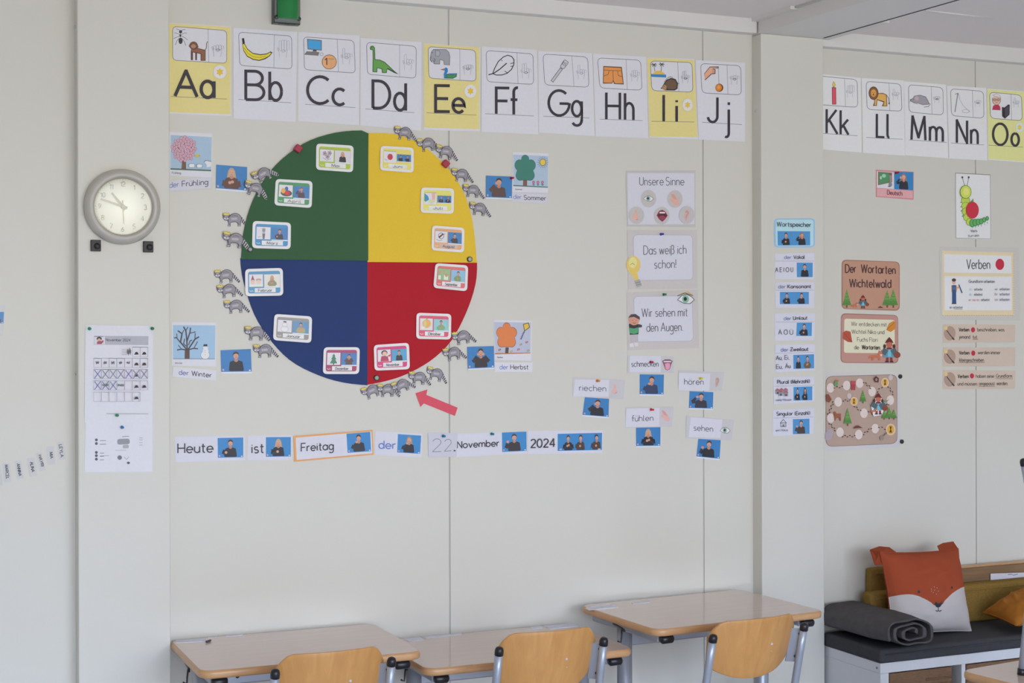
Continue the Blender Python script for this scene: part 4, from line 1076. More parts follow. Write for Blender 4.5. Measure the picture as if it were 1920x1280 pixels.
ZW = zoom(300, 480, 5.333)
c = Card('season_picture', 'white picture card of a bare tree and a snowman', 'picture card', quad((322, 603.5), (405.5, 604.5), (405, 687), (322, 685.5)), base=.0003, group='season picture cards')
a = c.art(ZW); a.poly('9ab8cf', [(130, 690), (553, 692), (550, 1028), (130, 1026)]); a.line('5a6a80', 1, [(130, 1026), (550, 1028)])
a.poly('5f4a42', [(248, 938), (296, 935), (296, 1026), (246, 1026)])
for q, w in ((((272, 940), (268, 830), (258, 745), (235, 705)), 2.6), (((258, 745), (280, 708)), 1.6), (((270, 850), (300, 760), (305, 715)), 2.4), (((300, 770), (356, 756)), 1.6), (((268, 935), (205, 860), (220, 775), (178, 745)), 2.6), (((220, 780), (238, 738)), 1.6), (((205, 865), (165, 815), (140, 818)), 2.0), (((170, 820), (168, 775)), 1.4), (((280, 935), (330, 860), (350, 830), (390, 806)), 2.6), (((350, 830), (352, 768)), 1.6), (((262, 938), (215, 930), (170, 938)), 2.2), (((215, 930), (182, 888)), 1.4), (((285, 935), (335, 922), (380, 926)), 2.2), (((340, 920), (376, 852)), 1.5), (((262, 900), (236, 875), (248, 825)), 1.8), (((285, 890), (300, 848), (320, 838)), 1.8)):
    a.line('4f4246', w, q)
a.oline('8a96a4', .8, arc(452, 988, 44, 44, 0, 360, 20)); a.ell('dfe2e6', 452, 988, 42, 40); a.ell('dfe2e6', 456, 950, 30, 28); a.ell('dfe2e6', 455, 918, 24, 24); a.poly('3a3a40', [(436, 882), (472, 880), (474, 902), (432, 902)])
for y in (945, 962, 985): a.ell('7a7a80', 452, y, 3)
a.done('picture'); a = c.art(ZW); a.text('Winter', (150, 1076), (225, 1076), 15, .6, '7a7880'); a.done('lettering')
c = Card('word_strip', 'white word strip reading der Winter under the bare tree picture', 'word strip', quad((325, 687), (406.5, 694), (404.5, 713), (323, 706)), base=.0013, group='season word strips')
a = c.art(ZW); a.text('der', (190, 1184), (285, 1192), 48, 1.3, '5f68a0'); a.text('Winter', (318, 1194), (515, 1214), 48, 1.4, '4a4650'); a.done('lettering')
photo_card('blue photo of a person in black sweater, right of the snowman picture', ((413.5, 656.5), (470.5, 654), (472, 699.5), (415, 700)), [dict(pose='down', sc=1.1)])

ZS = zoom(890, 270, 9.844)


def cloud_tree(a, fill, edge, cx, cy, sx, sy):
    o = []
    for x, y, r, a0_, a1_ in ((0, -.55, .30, 200, 340), (.42, -.2, .36, 250, 420), (.36, .42, .34, 330, 470), (-.36, .42, .34, 70, 210), (-.42, -.2, .36, 120, 290)):
        o += [(cx + sx * (x + r * math.cos(math.radians(t))), cy + sy * (y + r * math.sin(math.radians(t)))) for t in [a0_ + (a1_ - a0_) * k / 8 for k in range(9)]]
    a.poly(edge, [(cx + (x - cx) * 1.04, cy + (y - cy) * 1.04) for x, y in o]); a.poly(fill, o)


c = Card('season_picture', 'white picture card of a green tree under a sun', 'picture card', quad((961.5, 285), (1028.5, 287.5), (1027.5, 361.5), (960.5, 360)), base=.0003, group='season picture cards')
a = c.art(ZS); a.poly('a6b8ca', [(714, 195), (1355, 222), (1352, 800), (712, 770)]); a.poly('4a7468', [(712, 755), (1352, 786), (1352, 805), (712, 776)])
a.poly('7a5648', [(895, 650), (968, 655), (968, 768), (892, 764)]); cloud_tree(a, '3f7a6c', '2e5a54', 932, 450, 240, 285)
for k in range(16): t = k * math.pi / 8; a.line('66788c', .8, [(1258 + 66 * math.cos(t), 335 + 76 * math.sin(t)), (1258 + 105 * math.cos(t), 335 + 112 * math.sin(t))])
a.ell('4a4a40', 1258, 336, 60, 66); a.ell('d9bc50', 1258, 336, 51, 57)
for x in (1088, 1170, 1252): a.line('4a6a5a', 1, [(x, 710), (x, 768)]); a.ell('a85a72', x, 705, 24, 28); a.ell('d0a0b0', x, 705, 9, 11); a.line('4a6a5a', 1, [(x - 22, 742), (x, 760), (x + 26, 748)])
a.done('picture'); a = c.art(ZS); a.text('Sommer', (750, 845), (880, 848), 26, .6, '8a8890'); a.done('lettering')
c = Card('word_strip', 'white word strip reading der Sommer under the sunny tree picture', 'word strip', quad((960, 361), (1028.5, 363), (1028, 382), (959.5, 378)), base=.0013, group='season word strips', col='c6c5cc')
a = c.art(ZS); a.text('der', (718, 1008), (860, 1015), 82, 1.1, '7a80b4'); a.text('Sommer', (908, 1026), (1315, 1040), 84, 1.2, '55515a'); a.done('lettering')
photo_card('blue photo of a person in brown touching the brow, beside the green tree', ((911.5, 329), (960, 331), (959.5, 374.5), (911, 372.5)), [dict(pose='face', top='5a4640', sc=1.25)], base=.0026)
pin(958.5, 334, 'a8203a', 'dark red pin on the corner of the photo beside the sunny tree picture', z=.004)

ZH = zoom(840, 580, 9.144)
c = Card('season_picture', 'white picture card of an orange tree and a yellow kite', 'picture card', quad((925.5, 599.5), (996.5, 601), (996.5, 676.5), (928, 674)), base=.0003, group='season picture cards')
a = c.art(ZH); a.poly('b2b6c6', [(790, 215), (1418, 225), (1412, 745), (810, 755)]); a.poly('b8743c', [(806, 748), (1412, 738), (1412, 752), (806, 770)])
a.poly('5a4844', [(985, 650), (1042, 650), (1036, 748), (980, 750)]); cloud_tree(a, 'd67c48', '7a4a38', 1005, 448, 218, 255)
a.outl('d8b44a', '4a3f30', 1.2, [(1292, 255), (1378, 228), (1398, 305), (1312, 370)]); a.line('5a4a7a', 1.2, [(1310, 372), (1285, 440), (1255, 515)])
for k in range(5): a.line('5a4a7a', 1.5, [(1318 - 15 * k, 385 + 28 * k), (1282 - 12 * k, 392 + 28 * k)])
for x, y, cl in ((885, 690, 'a05040'), (1085, 720, 'b8905a'), (1208, 685, 'b04a4a'), (1250, 600, '8a8a6a'), (1350, 560, 'b0404c'), (1375, 705, '9a8a5a')): a.ell(cl, x, y, 26, 16, -30, 8); a.last = None; a.ell('cfc0b0', x, y, 10, 6, -30, 6)
a.done('picture'); a = c.art(ZH); a.text('Herbst', (845, 832), (940, 830), 24, .6, '7a7880'); a.done('lettering')
c = Card('word_strip', 'white word strip reading der Herbst under the orange tree picture', 'word strip', quad((927.5, 679), (999, 679), (998, 697.5), (927, 697)), base=.0013, group='season word strips')
a = c.art(ZH); a.text('der', (888, 1025), (1030, 1023), 78, 1.1, '6a72ac'); a.text('Herbst', (1072, 1025), (1375, 1024), 78, 1.2, '4a4650'); a.done('lettering')
photo_card('blue photo of a person raising both hands, left of the orange tree', ((876, 650), (926, 648.5), (927, 691.5), (877.5, 694)), [dict(pose='both', top='3a3438', sc=1.1)], base=.0026)

# ================================================================== TODAY'S DATE STRIP
D1, D2 = zoom(310, 780, 4.571), zoom(690, 780, 4.174)


def date_card(label, q, Z, words, pics, base=.0003, col='c9c8d0', border=None):
    c = Card('date_card', label, 'word card', quad(*q), base=base, col=border or col, group='date cards in a row above the desks', rough=.42)
    if border:
        a = c.art(Z); a.poly(col, [Z and p for p in pics[1]]); a.done('white_field'); pics = pics[0]
    for pq, ppl in pics:
        a = c.art(Z); photo(a, quad(*[Z(*p) for p in pq]), ppl, strip=False, bg='3a80b8'); a.done('photo')
    a = c.art(Z)
    for t, p0, p1, h, w, cl in words: a.text(t, p0, p1, h, w, cl)
    a.done('lettering')


INK = '3a3840'
date_card('white date card reading Heute with a photo of a signing man', ((327.5, 818.5), (459, 816), (459.5, 863), (329, 866)), D1, [('Heute', (108, 316), (408, 308), 82, 2.3, INK)], [(((448, 187), (668, 182), (668, 352), (450, 356)), [dict(pose='low', sc=1.1)])])
date_card('white date card reading ist with a photo of a blond woman', ((464.5, 816.5), (548, 815.5), (547, 862.5), (464, 863)), D1, [('ist', (740, 316), (842, 312), 82, 2.3, INK)], [(((862, 180), (1076, 178), (1076, 345), (862, 348)), [dict(pose='chest', long=True, hair=BLOND, sc=1.05)])], base=.0004)
date_card('tilted orange-bordered date card reading Freitag', ((550.5, 817), (698.5, 805.5), (700.5, 852), (552, 865.5)), D1, [('Freitag', (1165, 302), (1440, 285), 68, 2.0, INK)],
          ([(((1552, 150), (1756, 134), (1764, 300), (1562, 314)), [dict(pose='chin', sc=1.1, top='34353c')])], [(1118, 184), (1765, 130), (1775, 318), (1126, 375)]), base=.0016, border='d99a5c')
date_card('white date card reading der in blue with a photo of a blond woman', ((704, 808), (792, 812.5), (791, 857.5), (702.5, 852.5)), D2, [('der', (86, 252), (216, 256), 62, 2.0, '5f78b8')], [(((234, 140), (416, 152), (408, 294), (228, 284)), [dict(pose='chin', long=True, hair='a08868', sc=1.05)])])
date_card('clear card with a hand-written 22 in the date row', ((802.5, 811), (858, 811.5), (856, 856), (803.5, 857)), D2, [('2', (505, 278), (572, 276), 100, 1.1, '7a7880'), ('2', (598, 274), (652, 270), 92, 1.1, '7a7880'), ('.', (670, 272), (682, 272), 60, 2.6, '4a4850')], [], base=.0016, col='bebdc6')
date_card('white date card reading November with a photo of a signing man', ((853.5, 812.5), (988, 809), (989, 849.5), (854, 857)), D2, [('November', (698, 250), (1026, 234), 52, 1.9, INK)], [(((1048, 128), (1240, 120), (1242, 272), (1050, 280)), [dict(pose='up', sc=1.15, top='3a3438')])])
date_card('white date card reading 2024 with three signing figures', ((989.5, 807.5), (1130.5, 806), (1129.5, 849), (990, 851)), D2, [('2024', (1276, 246), (1464, 240), 64, 2.1, INK)], [(((1484, 138), (1832, 130), (1830, 264), (1484, 272)), [dict(cx=.24, sc=.42, pose='hands'), dict(cx=.52, sc=.42, pose='chest', top='4a3c38'), dict(cx=.88, sc=.42, pose='chest', top='4a3c38')])], base=.0005)
pin(830.5, 817, '1f7aa0', 'blue pin holding the hand-written 22 card', z=.0032)
pin(921.5, 813, '1c7a94', 'blue pin holding the November date card', z=.002)

# ================================================================== THE FIVE SENSES
ZP = zoom(1160, 300, 3.459)
POUCH = 'bfb9b6'


def eye(a, cx, cy, w, h, iris='8aa89c'):
    o = [(cx - w, cy + .1 * h), (cx - .5 * w, cy - .75 * h), (cx + .1 * w, cy - h), (cx + .7 * w, cy - .5 * h), (cx + w, cy + .1 * h), (cx + .5 * w, cy + .85 * h), (cx - .2 * w, cy + .8 * h)]
    a.poly('4a4a4c', [(cx + (x - cx) * 1.1, cy + (y - cy) * 1.16) for x, y in o]); a.poly('d6d4d6', o); a.ell(iris, cx - .05 * w, cy - .05 * h, .42 * w, .85 * h); a.ell('2a2c2c', cx - .08 * w, cy - .1 * h, .2 * w, .42 * h)


def nose(a, cx, cy, s, col='d8a99a'): a.poly(col, [(cx - .1 * s, cy - s), (cx + .25 * s, cy - s), (cx + .35 * s, cy - .1 * s), (cx + .6 * s, cy + .7 * s), (cx + .2 * s, cy + s), (cx - .6 * s, cy + .95 * s), (cx - .65 * s, cy + .5 * s), (cx - .3 * s, cy - .1 * s)]); a.line('a06a60', .8, [(cx + .1 * s, cy + .92 * s), (cx + .45 * s, cy + .8 * s)])


def ear(a, cx, cy, s, col='c9a29c'):
    a.poly(col, [(cx - .3 * s, cy - .8 * s), (cx + .1 * s, cy - s), (cx + .45 * s, cy - .6 * s), (cx + .35 * s, cy + .1 * s), (cx, cy + .8 * s), (cx - .3 * s, cy + s), (cx - .4 * s, cy + .3 * s)])
    a.line('9a706c', .8, [(cx - .2 * s, cy - .5 * s), (cx + .1 * s, cy - .7 * s), (cx + .25 * s, cy - .3 * s), (cx, cy), (cx - .15 * s, cy + .5 * s)])


def palm(a, cx, cy, s, col='d4a596'):
    a.poly(col, [(cx - .75 * s, cy - .9 * s), (cx - .35 * s, cy - s), (cx + .3 * s, cy - .2 * s), (cx + .75 * s, cy + .6 * s), (cx + .5 * s, cy + s), (cx, cy + .9 * s), (cx - .5 * s, cy + .4 * s), (cx - .85 * s, cy - .1 * s), (cx - .7 * s, cy - .2 * s), (cx - .4 * s, cy)])
    for k in range(3): a.line('b88476', .7, [(cx + (-.62 + .18 * k) * s, cy + (-.85 + .03 * k) * s), (cx + (-.2 + .22 * k) * s, cy + (-.1 + .05 * k) * s)])


c = Card('senses_poster', 'laminated poster headed Unsere Sinne with five sense symbols', 'poster', quad((1173, 320), (1304, 319), (1304, 426), (1176, 424)), col='b9b5b2', rough=.3, group='senses posters', base=.0005)
a = c.art(ZP); a.poly('c8c7cf', [(56, 84), (492, 84), (492, 416), (62, 418)]); a.done('white_field')
a = c.art(ZP); a.text('Unsere', (136, 163), (290, 163), 52, 1.3, '5f5d66'); a.text('Sinne', (306, 163), (424, 163), 52, 1.3, '5f5d66'); a.done('lettering')
for x, y, fn in ((193, 250, lambda a: eye(a, 193, 250, 32, 18)), (365, 252, lambda a: palm(a, 366, 255, 40)), (115, 358, lambda a: nose(a, 110, 358, 32)), (280, 360, None), (442, 356, lambda a: ear(a, 442, 358, 38))):
    a = c.art(ZP); a.ell('b9b4b2', x, y, 50, 57, n=28)
    if fn: fn(a)
    else:
        a.poly('8a3048', [(246, 358), (262, 330), (282, 322), (302, 332), (318, 360), (300, 385), (283, 400), (262, 384)]); a.poly('5a2434', [(252, 358), (266, 345), (300, 345), (312, 360), (284, 392)]); a.rpoly('d8d4d6', [(264, 336), (302, 336), (300, 346), (266, 346)], .3); a.ell('8f4050', 283, 374, 22, 14)
    a.done('sense_symbol')

c = Card('senses_poster', 'laminated poster reading Das weiß ich schon with a light bulb', 'poster', quad((1176, 431), (1307, 431), (1308, 541), (1178, 542)), col=POUCH, rough=.3, group='senses posters', base=.0005)
a = c.art(ZP); a.rpoly('c9c8d1', [(95, 484), (478, 486), (482, 776), (100, 780)], .1); a.line('a6a0a2', .6, rounded([(95, 484), (478, 486), (482, 776), (100, 780)], 30), True); a.done('white_field')
a = c.art(ZP); a.text('Das weiß ich', (162, 612), (438, 606), 56, 1.35, '5f5d66'); a.text('schon!', (232, 702), (372, 698), 54, 1.35, '5f5d66'); a.done('lettering')
a = c.art(ZP); a.ell('d9bc6a', 96, 680, 46, 58); a.poly('d9bc6a', [(62, 715), (118, 725), (132, 775), (108, 782)]); a.ell('e4d08c', 92, 665, 26, 36); a.line('b08a3a', 1, [(75, 680), (90, 668), (104, 680)]); a.poly('a2a29c', [(100, 782), (136, 772), (150, 815), (120, 826)]); a.line('6a6a66', .8, [(106, 798), (142, 788)]); a.line('6a6a66', .8, [(112, 812), (147, 802)]); a.done('light_bulb_picture')
pin(1239, 439, '3a3a9a', 'blue violet pin on the light bulb poster', z=.002)

c = Card('senses_poster', 'laminated poster reading Wir sehen mit den Augen with a boy', 'poster', quad((1175, 548), (1308, 543), (1311, 652), (1177, 656)), col=POUCH, rough=.3, group='senses posters', base=.0005)
a = c.art(ZP); a.rpoly('c9c8d1', [(98, 884), (476, 880), (484, 1172), (106, 1180)], .1); a.line('a6a0a2', .6, rounded([(98, 884), (476, 880), (484, 1172), (106, 1180)], 30), True); a.done('white_field')
a = c.art(ZP); a.text('Wir sehen mit', (150, 1016), (446, 1012), 54, 1.35, '5f5d66'); a.text('den Augen.', (182, 1112), (416, 1106), 54, 1.35, '5f5d66'); a.done('lettering')
a = c.art(ZP); a.poly('3a3438', [(66, 1062), (100, 1056), (132, 1066), (128, 1130), (72, 1132)]); a.poly('4f9a6c', [(66, 1086), (98, 1092), (130, 1084), (124, 1122), (98, 1128), (72, 1122)]); a.poly('b8b0b4', [(74, 1132), (126, 1132), (126, 1180), (104, 1182), (100, 1150), (96, 1186), (76, 1186)]); a.poly('d0ccd0', [(70, 1190), (96, 1184), (100, 1210), (72, 1214)]); a.poly('d0ccd0', [(100, 1182), (126, 1184), (128, 1206), (104, 1208)])
a.ell('c9907a', 100, 1035, 36, 36); a.poly('4a4248', [(62, 1022), (80, 1000), (110, 998), (136, 1016), (138, 1036), (100, 1016)]); a.poly('4a4248', [(128, 1062), (152, 1070), (150, 1084), (126, 1086)]); a.line('5a3a34', .8, [(88, 1038), (94, 1038)]); a.line('5a3a34', .8, [(110, 1038), (116, 1038)]); a.line('8a4a40', .9, [(92, 1054), (102, 1058), (112, 1054)]); a.done('boy_picture')
a = c.art(ZP); a.line('c8ac5a', 1.6, [(404, 866), (450, 856), (488, 880)]); eye(a, 436, 903, 52, 30, '7fae94'); a.line('4a4a4c', 1.2, [(382, 880), (430, 862), (480, 878)]); a.done('eye_picture')
pin(1244, 552, '1f7a52', 'green pin on the poster with the boy', z=.002)

ZQ = zoom(1050, 650, 5.647)


def sense_card(word, q, field, p0, p1, sym, label, base=.0008, h=62):
    c = Card('sense_word_card', label, 'word card', quad(*q), col='bebbbd', rough=.28, base=base, group='laminated sense word cards', r=.06)
    a = c.art(ZQ); a.poly('cac9d2', field); a.done('white_field')
    a = c.art(ZQ); a.text(word, p0, p1, h, 1.2, '5a5862'); a.done('lettering')
    a = c.art(ZQ); sym(a); a.done('sense_symbol')


def mouth(a): a.poly('8a5a6c', [(1080, 150), (1110, 132), (1165, 132), (1194, 150), (1175, 195), (1165, 235), (1140, 250), (1115, 240), (1098, 195)]); a.poly('d8d4d8', [(1095, 150), (1180, 150), (1176, 162), (1100, 162)]); a.poly('d896ac', [(1112, 178), (1140, 170), (1166, 178), (1162, 228), (1140, 246), (1118, 232)])


sense_card('schmecken', ((1177, 666), (1263, 668), (1263.5, 699), (1176, 699)), [(740, 92), (1070, 98), (1066, 272), (736, 270)], (757, 210), (1042, 208), mouth, 'laminated word card reading schmecken with a mouth', h=58)
sense_card('riechen', ((1074, 706), (1171.5, 712), (1169, 748), (1073, 743)), [(160, 345), (520, 350), (515, 530), (140, 525)], (205, 462), (486, 472), lambda a: nose(a, 580, 445, 48, 'd4aaa4'), 'laminated word card reading riechen with a nose')
sense_card('hören', ((1272.5, 694), (1358, 697.5), (1353, 733), (1271, 730)), [(1262, 275), (1592, 285), (1580, 465), (1255, 462)], (1318, 398), (1518, 400), lambda a: ear(a, 1665, 375, 55, 'c0a49e'), 'laminated word card reading hören with an ear', base=.0012)
sense_card('fühlen', ((1173, 763), (1263, 762.5), (1260, 800), (1173, 802)), [(705, 655), (1055, 645), (1050, 840), (690, 850)], (760, 788), (986, 782), lambda a: palm(a, 1120, 730, 62, 'd4a8a4'), 'laminated word card reading fühlen with a hand')
sense_card('sehen', ((1287, 779), (1376, 787), (1372, 826), (1286, 821)), [(1385, 745), (1720, 770), (1700, 965), (1360, 955)], (1418, 885), (1618, 898), lambda a: eye(a, 1748, 885, 52, 32), 'laminated word card reading sehen with an eye')
SP = 'sense photos under the word cards'
photo_card('blue photo of a man in dark blue under the schmecken card', ((1199.5, 701.5), (1245, 702), (1244, 742), (1199.5, 741.5)), [dict(pose='chin', top='38405c', sc=1.2)], base=.0004, group=SP)
photo_card('blue photo of a man in black under the riechen card', ((1096.5, 744.5), (1142, 747.5), (1141, 784), (1092, 780)), [dict(pose='face', cx=.55, sc=1.2)], base=.0004, group=SP)
photo_card('blue photo of a man in black under the hören card', ((1293, 733), (1337.5, 735), (1336.5, 768), (1291.5, 767)), [dict(pose='ear', top='3a3844', sc=1.15)], base=.0004, group=SP)
photo_card('blue photo of a blond woman under the fühlen card', ((1192.5, 801.5), (1238.5, 800), (1238, 838), (1193, 838.5)), [dict(pose='hands', long=True, hair=BLOND, sc=1.0)], base=.0004, group=SP)
photo_card('blue photo of a man in black under the sehen card', ((1309.5, 821), (1351.5, 825), (1349, 862.5), (1305.5, 858)), [dict(pose='up', sc=1.2)], base=.0004, group=SP)
pin(1219.5, 678.5, '9a1c4c', 'dark red pin on the schmecken card', z=.0022)
pin(1119.5, 713.5, 'd97f1e', 'orange pin on the riechen card', z=.0022)
pin(1312, 709, 'd4c81e', 'yellow pin on the hören card', z=.0026)
pin(1220.5, 767.5, 'c8341e', 'bright red pin on the fühlen card', z=.0022)

# ================================================================== POST: WORD STORE CARDS
ZA, ZB = zoom(1430, 390, 5.567), zoom(1430, 600, 5.333)
GP = 1.36
PX = -PD


def store_card(label, q, Z, title, pics, words=(), col='c3c3cd', divider=None, extra=None, r=.03, field=None, h=36):
    c = Card('word_store_card', label, 'word card', quad(*q), plane=PX, col=col, gain=GP, r=r, rough=.35, group='word store cards on the post')
    if field or divider:
        a = c.art(Z)
        if field: a.rpoly(field[0], field[1], .12)
        if divider: a.line('8f8d98', .6, divider)
        a.done('printed_field')
    for pq, ppl in pics:
        a = c.art(Z); photo(a, quad(*[Z(*p) for p in pq]), ppl, strip=False, bg='4a88bc', marks=False); a.done('photo')
    a = c.art(Z)
    for t, p0, p1, cl in title: a.text(t, p0, p1, h, 1.2, cl)
    for t, p0, p1, hh, w in words: a.text(t, p0, p1, hh, w, '5f5e68')
    a.done('lettering')
    if extra: a = c.art(Z); extra(a); a.done('picture')


DK, BLU = '4f4d58', '7f86a8'
two = [dict(cx=.26, sc=.5, pose='chest'), dict(cx=.75, sc=.5, pose='ear', long=True, hair='9a6a50')]
store_card('light blue rounded card headed Wortspeicher at the top of the post column', ((1451, 409.5), (1528, 409), (1528, 463.5), (1451.5, 464)), ZA, [('Wortspeicher', (150, 190), (505, 196), '4f525c')], [(((155, 240), (496, 242), (496, 388), (158, 390)), two)], col='8fb4cf', r=.15, field=('a9cbdc', [(135, 122), (530, 120), (530, 396), (140, 398)]), h=46)
store_card('white card reading der Vokal with A E I O U', ((1453, 475), (1527, 474), (1526.5, 524), (1453, 523)), ZA, [('der', (226, 530), (298, 530), BLU), ('Vokal', (324, 530), (438, 528), DK)], [(((355, 568), (522, 570), (522, 720), (357, 720)), [dict(pose='down', sc=1.1)])], [('A E I O U', (134, 666), (316, 664), 44, 1.2)], divider=[(135, 552), (535, 552)])
store_card('white card reading der Konsonant with two photos', ((1453.5, 529), (1527, 528.5), (1527, 577.5), (1454, 577)), ZA, [('der', (164, 836), (240, 836), BLU), ('Konsonant', (262, 836), (504, 834), DK)], [(((180, 874), (482, 874), (482, 1002), (180, 1002)), [dict(cx=.24, sc=.5, pose='chest'), dict(cx=.75, sc=.5, pose='chin')])], divider=[(138, 858), (535, 856)])
store_card('white card reading der Umlaut with A O U dotted', ((1452, 587.5), (1528.5, 587), (1527, 637.5), (1453, 639)), ZA, [('der', (222, 1168), (296, 1168), BLU), ('Umlaut', (320, 1166), (466, 1162), DK)], [(((356, 1196), (514, 1194), (512, 1334), (350, 1334)), [dict(pose='chest', sc=1.1)])], [('Ä', (165, 1318), (200, 1318), 46, 1.2), ('Ö', (222, 1318), (262, 1318), 46, 1.2), ('Ü', (284, 1318), (316, 1318), 46, 1.2)], divider=[(135, 1190), (535, 1188)])
store_card('white card reading der Zweilaut with four letter pairs', ((1453, 646), (1528, 645), (1528, 694), (1453.5, 698)), ZB, [('der', (182, 314), (256, 312), BLU), ('Zweilaut', (278, 310), (456, 306), DK)], [(((306, 348), (514, 340), (514, 482), (308, 488)), [dict(cx=.24, sc=.55, pose='down'), dict(cx=.68, sc=.6, pose='hands', top='6a5a44')])], [('Au,', (136, 398), (196, 396), 42, 1.1), ('Ei,', (222, 394), (264, 392), 42, 1.1), ('Eu,', (138, 486), (198, 484), 42, 1.1), ('Äu', (228, 480), (278, 478), 42, 1.1)], divider=[(130, 332), (520, 322)])
store_card('white card reading Plural Mehrzahl with small houses', ((1450, 707), (1527, 705.5), (1527, 752), (1451, 758)), ZB, [('Plural', (148, 636), (262, 634), DK), ('(Mehrzahl)', (284, 634), (470, 626), DK)], [(((308, 668), (496, 662), (496, 800), (308, 804)), [dict(cx=.22, sc=.55, pose='chest'), dict(cx=.62, sc=.55, pose='chest', long=True)])], divider=[(118, 662), (518, 650)],
           extra=lambda a: [(a.poly('a05a62', [(x - 26, y), (x, y - 24), (x + 26, y)]), a.poly('8a868e', [(x - 20, y), (x + 20, y), (x + 20, y + 34), (x - 20, y + 34)]), a.poly('4a4850', [(x - 8, y + 12), (x + 8, y + 12), (x + 8, y + 34), (x - 8, y + 34)])) for x, y in ((150, 705), (190, 700), (232, 700), (182, 722), (234, 726))] and a.text('viele Häuser', (132, 808), (292, 804), 20, .7, '77757f'))
store_card('white card reading Singular Einzahl with one small house', ((1449, 768), (1526.5, 764.5), (1525.5, 813), (1449, 818)), ZB, [('Singular', (140, 954), (300, 950), DK), ('(Einzahl)', (322, 950), (472, 944), DK)], [(((302, 990), (468, 984), (468, 1136), (302, 1140)), [dict(pose='up', sc=1.1, top='4a3e3a')])], divider=[(112, 980), (508, 966)],
           extra=lambda a: (a.oline('5f5d66', .9, [(176, 1030), (206, 992), (238, 1026)]), a.oline('5f5d66', .9, [(182, 1028), (232, 1026), (232, 1064), (182, 1066)]), a.poly('77757f', [(198, 1042), (218, 1042), (218, 1064), (198, 1064)]), a.text('ein Haus', (132, 1112), (252, 1108), 22, .7, '77757f')))

# ================================================================== RIGHT-HAND BAY POSTERS
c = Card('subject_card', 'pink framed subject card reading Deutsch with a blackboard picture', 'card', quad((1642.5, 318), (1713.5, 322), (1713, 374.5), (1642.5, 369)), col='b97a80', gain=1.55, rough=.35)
ZD = zoom(1620, 300, 14.222)
a = c.art(ZD); a.poly('c49496', [(345, 755), (1300, 820), (1298, 1020), (345, 960)]); a.done('printed_field')
a = c.art(ZD); a.poly('c0bcc2', [(345, 300), (800, 325), (802, 772), (345, 740)]); a.poly('6f5a48', [(375, 310), (748, 338), (752, 590), (375, 670)]); a.poly('4a7f58', [(400, 325), (665, 345), (668, 600), (400, 640)]); a.ell('86b89a', 530, 420, 55, 50); a.ell('a9b8a8', 450, 470, 25, 45); a.poly('8a7a74', [(668, 400), (745, 410), (745, 590), (690, 620)]); a.ell('7a7a80', 700, 650, 50, 60); a.poly('4a4a50', [(640, 690), (710, 695), (700, 715), (640, 712)]); a.done('picture')
a = c.art(ZD); photo(a, quad(*[ZD(*p) for p in ((808, 310), (1312, 325), (1310, 808), (808, 775))]), [dict(pose='ear', long=True, hair='9a6a58', sc=1.1)], strip=False, bg='2f74a6', marks=False); a.done('photo')
a = c.art(ZD); a.text('Deutsch', (625, 918), (1020, 945), 115, 1.1, '7a4a52'); a.done('lettering')
pin(1679.5, 324, '9a1828', 'dark red pin at the top of the pink subject card', z=.002)

ZR = zoom(1740, 300, 2.844)
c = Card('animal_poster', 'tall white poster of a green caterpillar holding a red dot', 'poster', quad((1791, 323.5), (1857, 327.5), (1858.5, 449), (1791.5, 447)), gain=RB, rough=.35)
a = c.art(ZR); a.line('77757c', .8, [(147, 69), (331, 79), (335, 420), (149, 416)], True)
for p, q in (((196, 140), (184, 96)), ((208, 140), (216, 96))): a.line('5a5a50', 1, [p, q])
a.ell('3a3a38', 183, 92, 5, 6); a.ell('3a3a38', 217, 92, 5, 6)
spine = [(200, 215, 24), (200, 245, 22), (202, 275, 22), (210, 305, 22), (222, 330, 20)]
for k, (x, y) in enumerate(((176, 216), (176, 240), (178, 262), (184, 290), (228, 214))): a.poly('5f8a48', [(x + 14, y - 10), (x - 6, y + 12), (x + 16, y + 12)])
for x, y, r in spine: a.last = None; a.ell('6a8a3c', x, y, r, r); a.last = None; a.ell('a9b84c', x, y, r - 3, r - 3)
for k in range(6):
    x, y = 236 + 16 * k, 336 - 3 * k - (0 if k < 4 else 5 * (k - 3)); a.last = None; a.ell('2f6a40', x, y, 16 - 1.4 * k, 22 - 2 * k); a.last = None; a.ell('5a9a5a', x, y, 12 - 1.2 * k, 19 - 2 * k); a.line('2f6a40', .8, [(x, y + 18), (x + 2, y + 26)])
a.last = None; a.ell('5f7a34', 201, 170, 31, 36); a.ell('b4c054', 201, 170, 28, 33); a.ell('c6cf70', 203, 168, 16, 20)
a.ell('b02c3e', 237, 267, 34, 45, n=28); a.done('picture')
a = c.art(ZR); a.text('Verb', (228, 384), (262, 384), 14, .7, '6a6870'); a.text('tun ein', (216, 410), (272, 408), 14, .7, '6a6870'); a.done('lettering')

ZV = zoom(1765, 460, 4.573)
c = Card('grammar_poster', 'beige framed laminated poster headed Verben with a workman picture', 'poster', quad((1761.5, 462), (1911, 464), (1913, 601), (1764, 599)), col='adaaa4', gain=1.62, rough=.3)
a = c.art(ZV); a.poly('cbb494', [(8, 45), (618, 60), (624, 598), (10, 600)])
for k in range(26): a.ell('b89c7a', 620, 80 + 20 * k, 5, 5, n=6)
for k in range(30): a.ell('b89c7a', 14 + 20.6 * k, 599, 6, 5, n=6)
a.poly('c6c5cc', [(24, 74), (600, 88), (604, 240), (22, 232)]); a.poly('c6c5cc', [(24, 262), (604, 268), (606, 556), (28, 556)]); a.done('printed_field')
a = c.art(ZV); a.text('Verben', (218, 200), (416, 200), 80, 1.7, '4a4850'); a.done('heading')
a = c.art(ZV); a.ell('a8283c', 502, 162, 37, 48, n=28); a.done('red_dot')
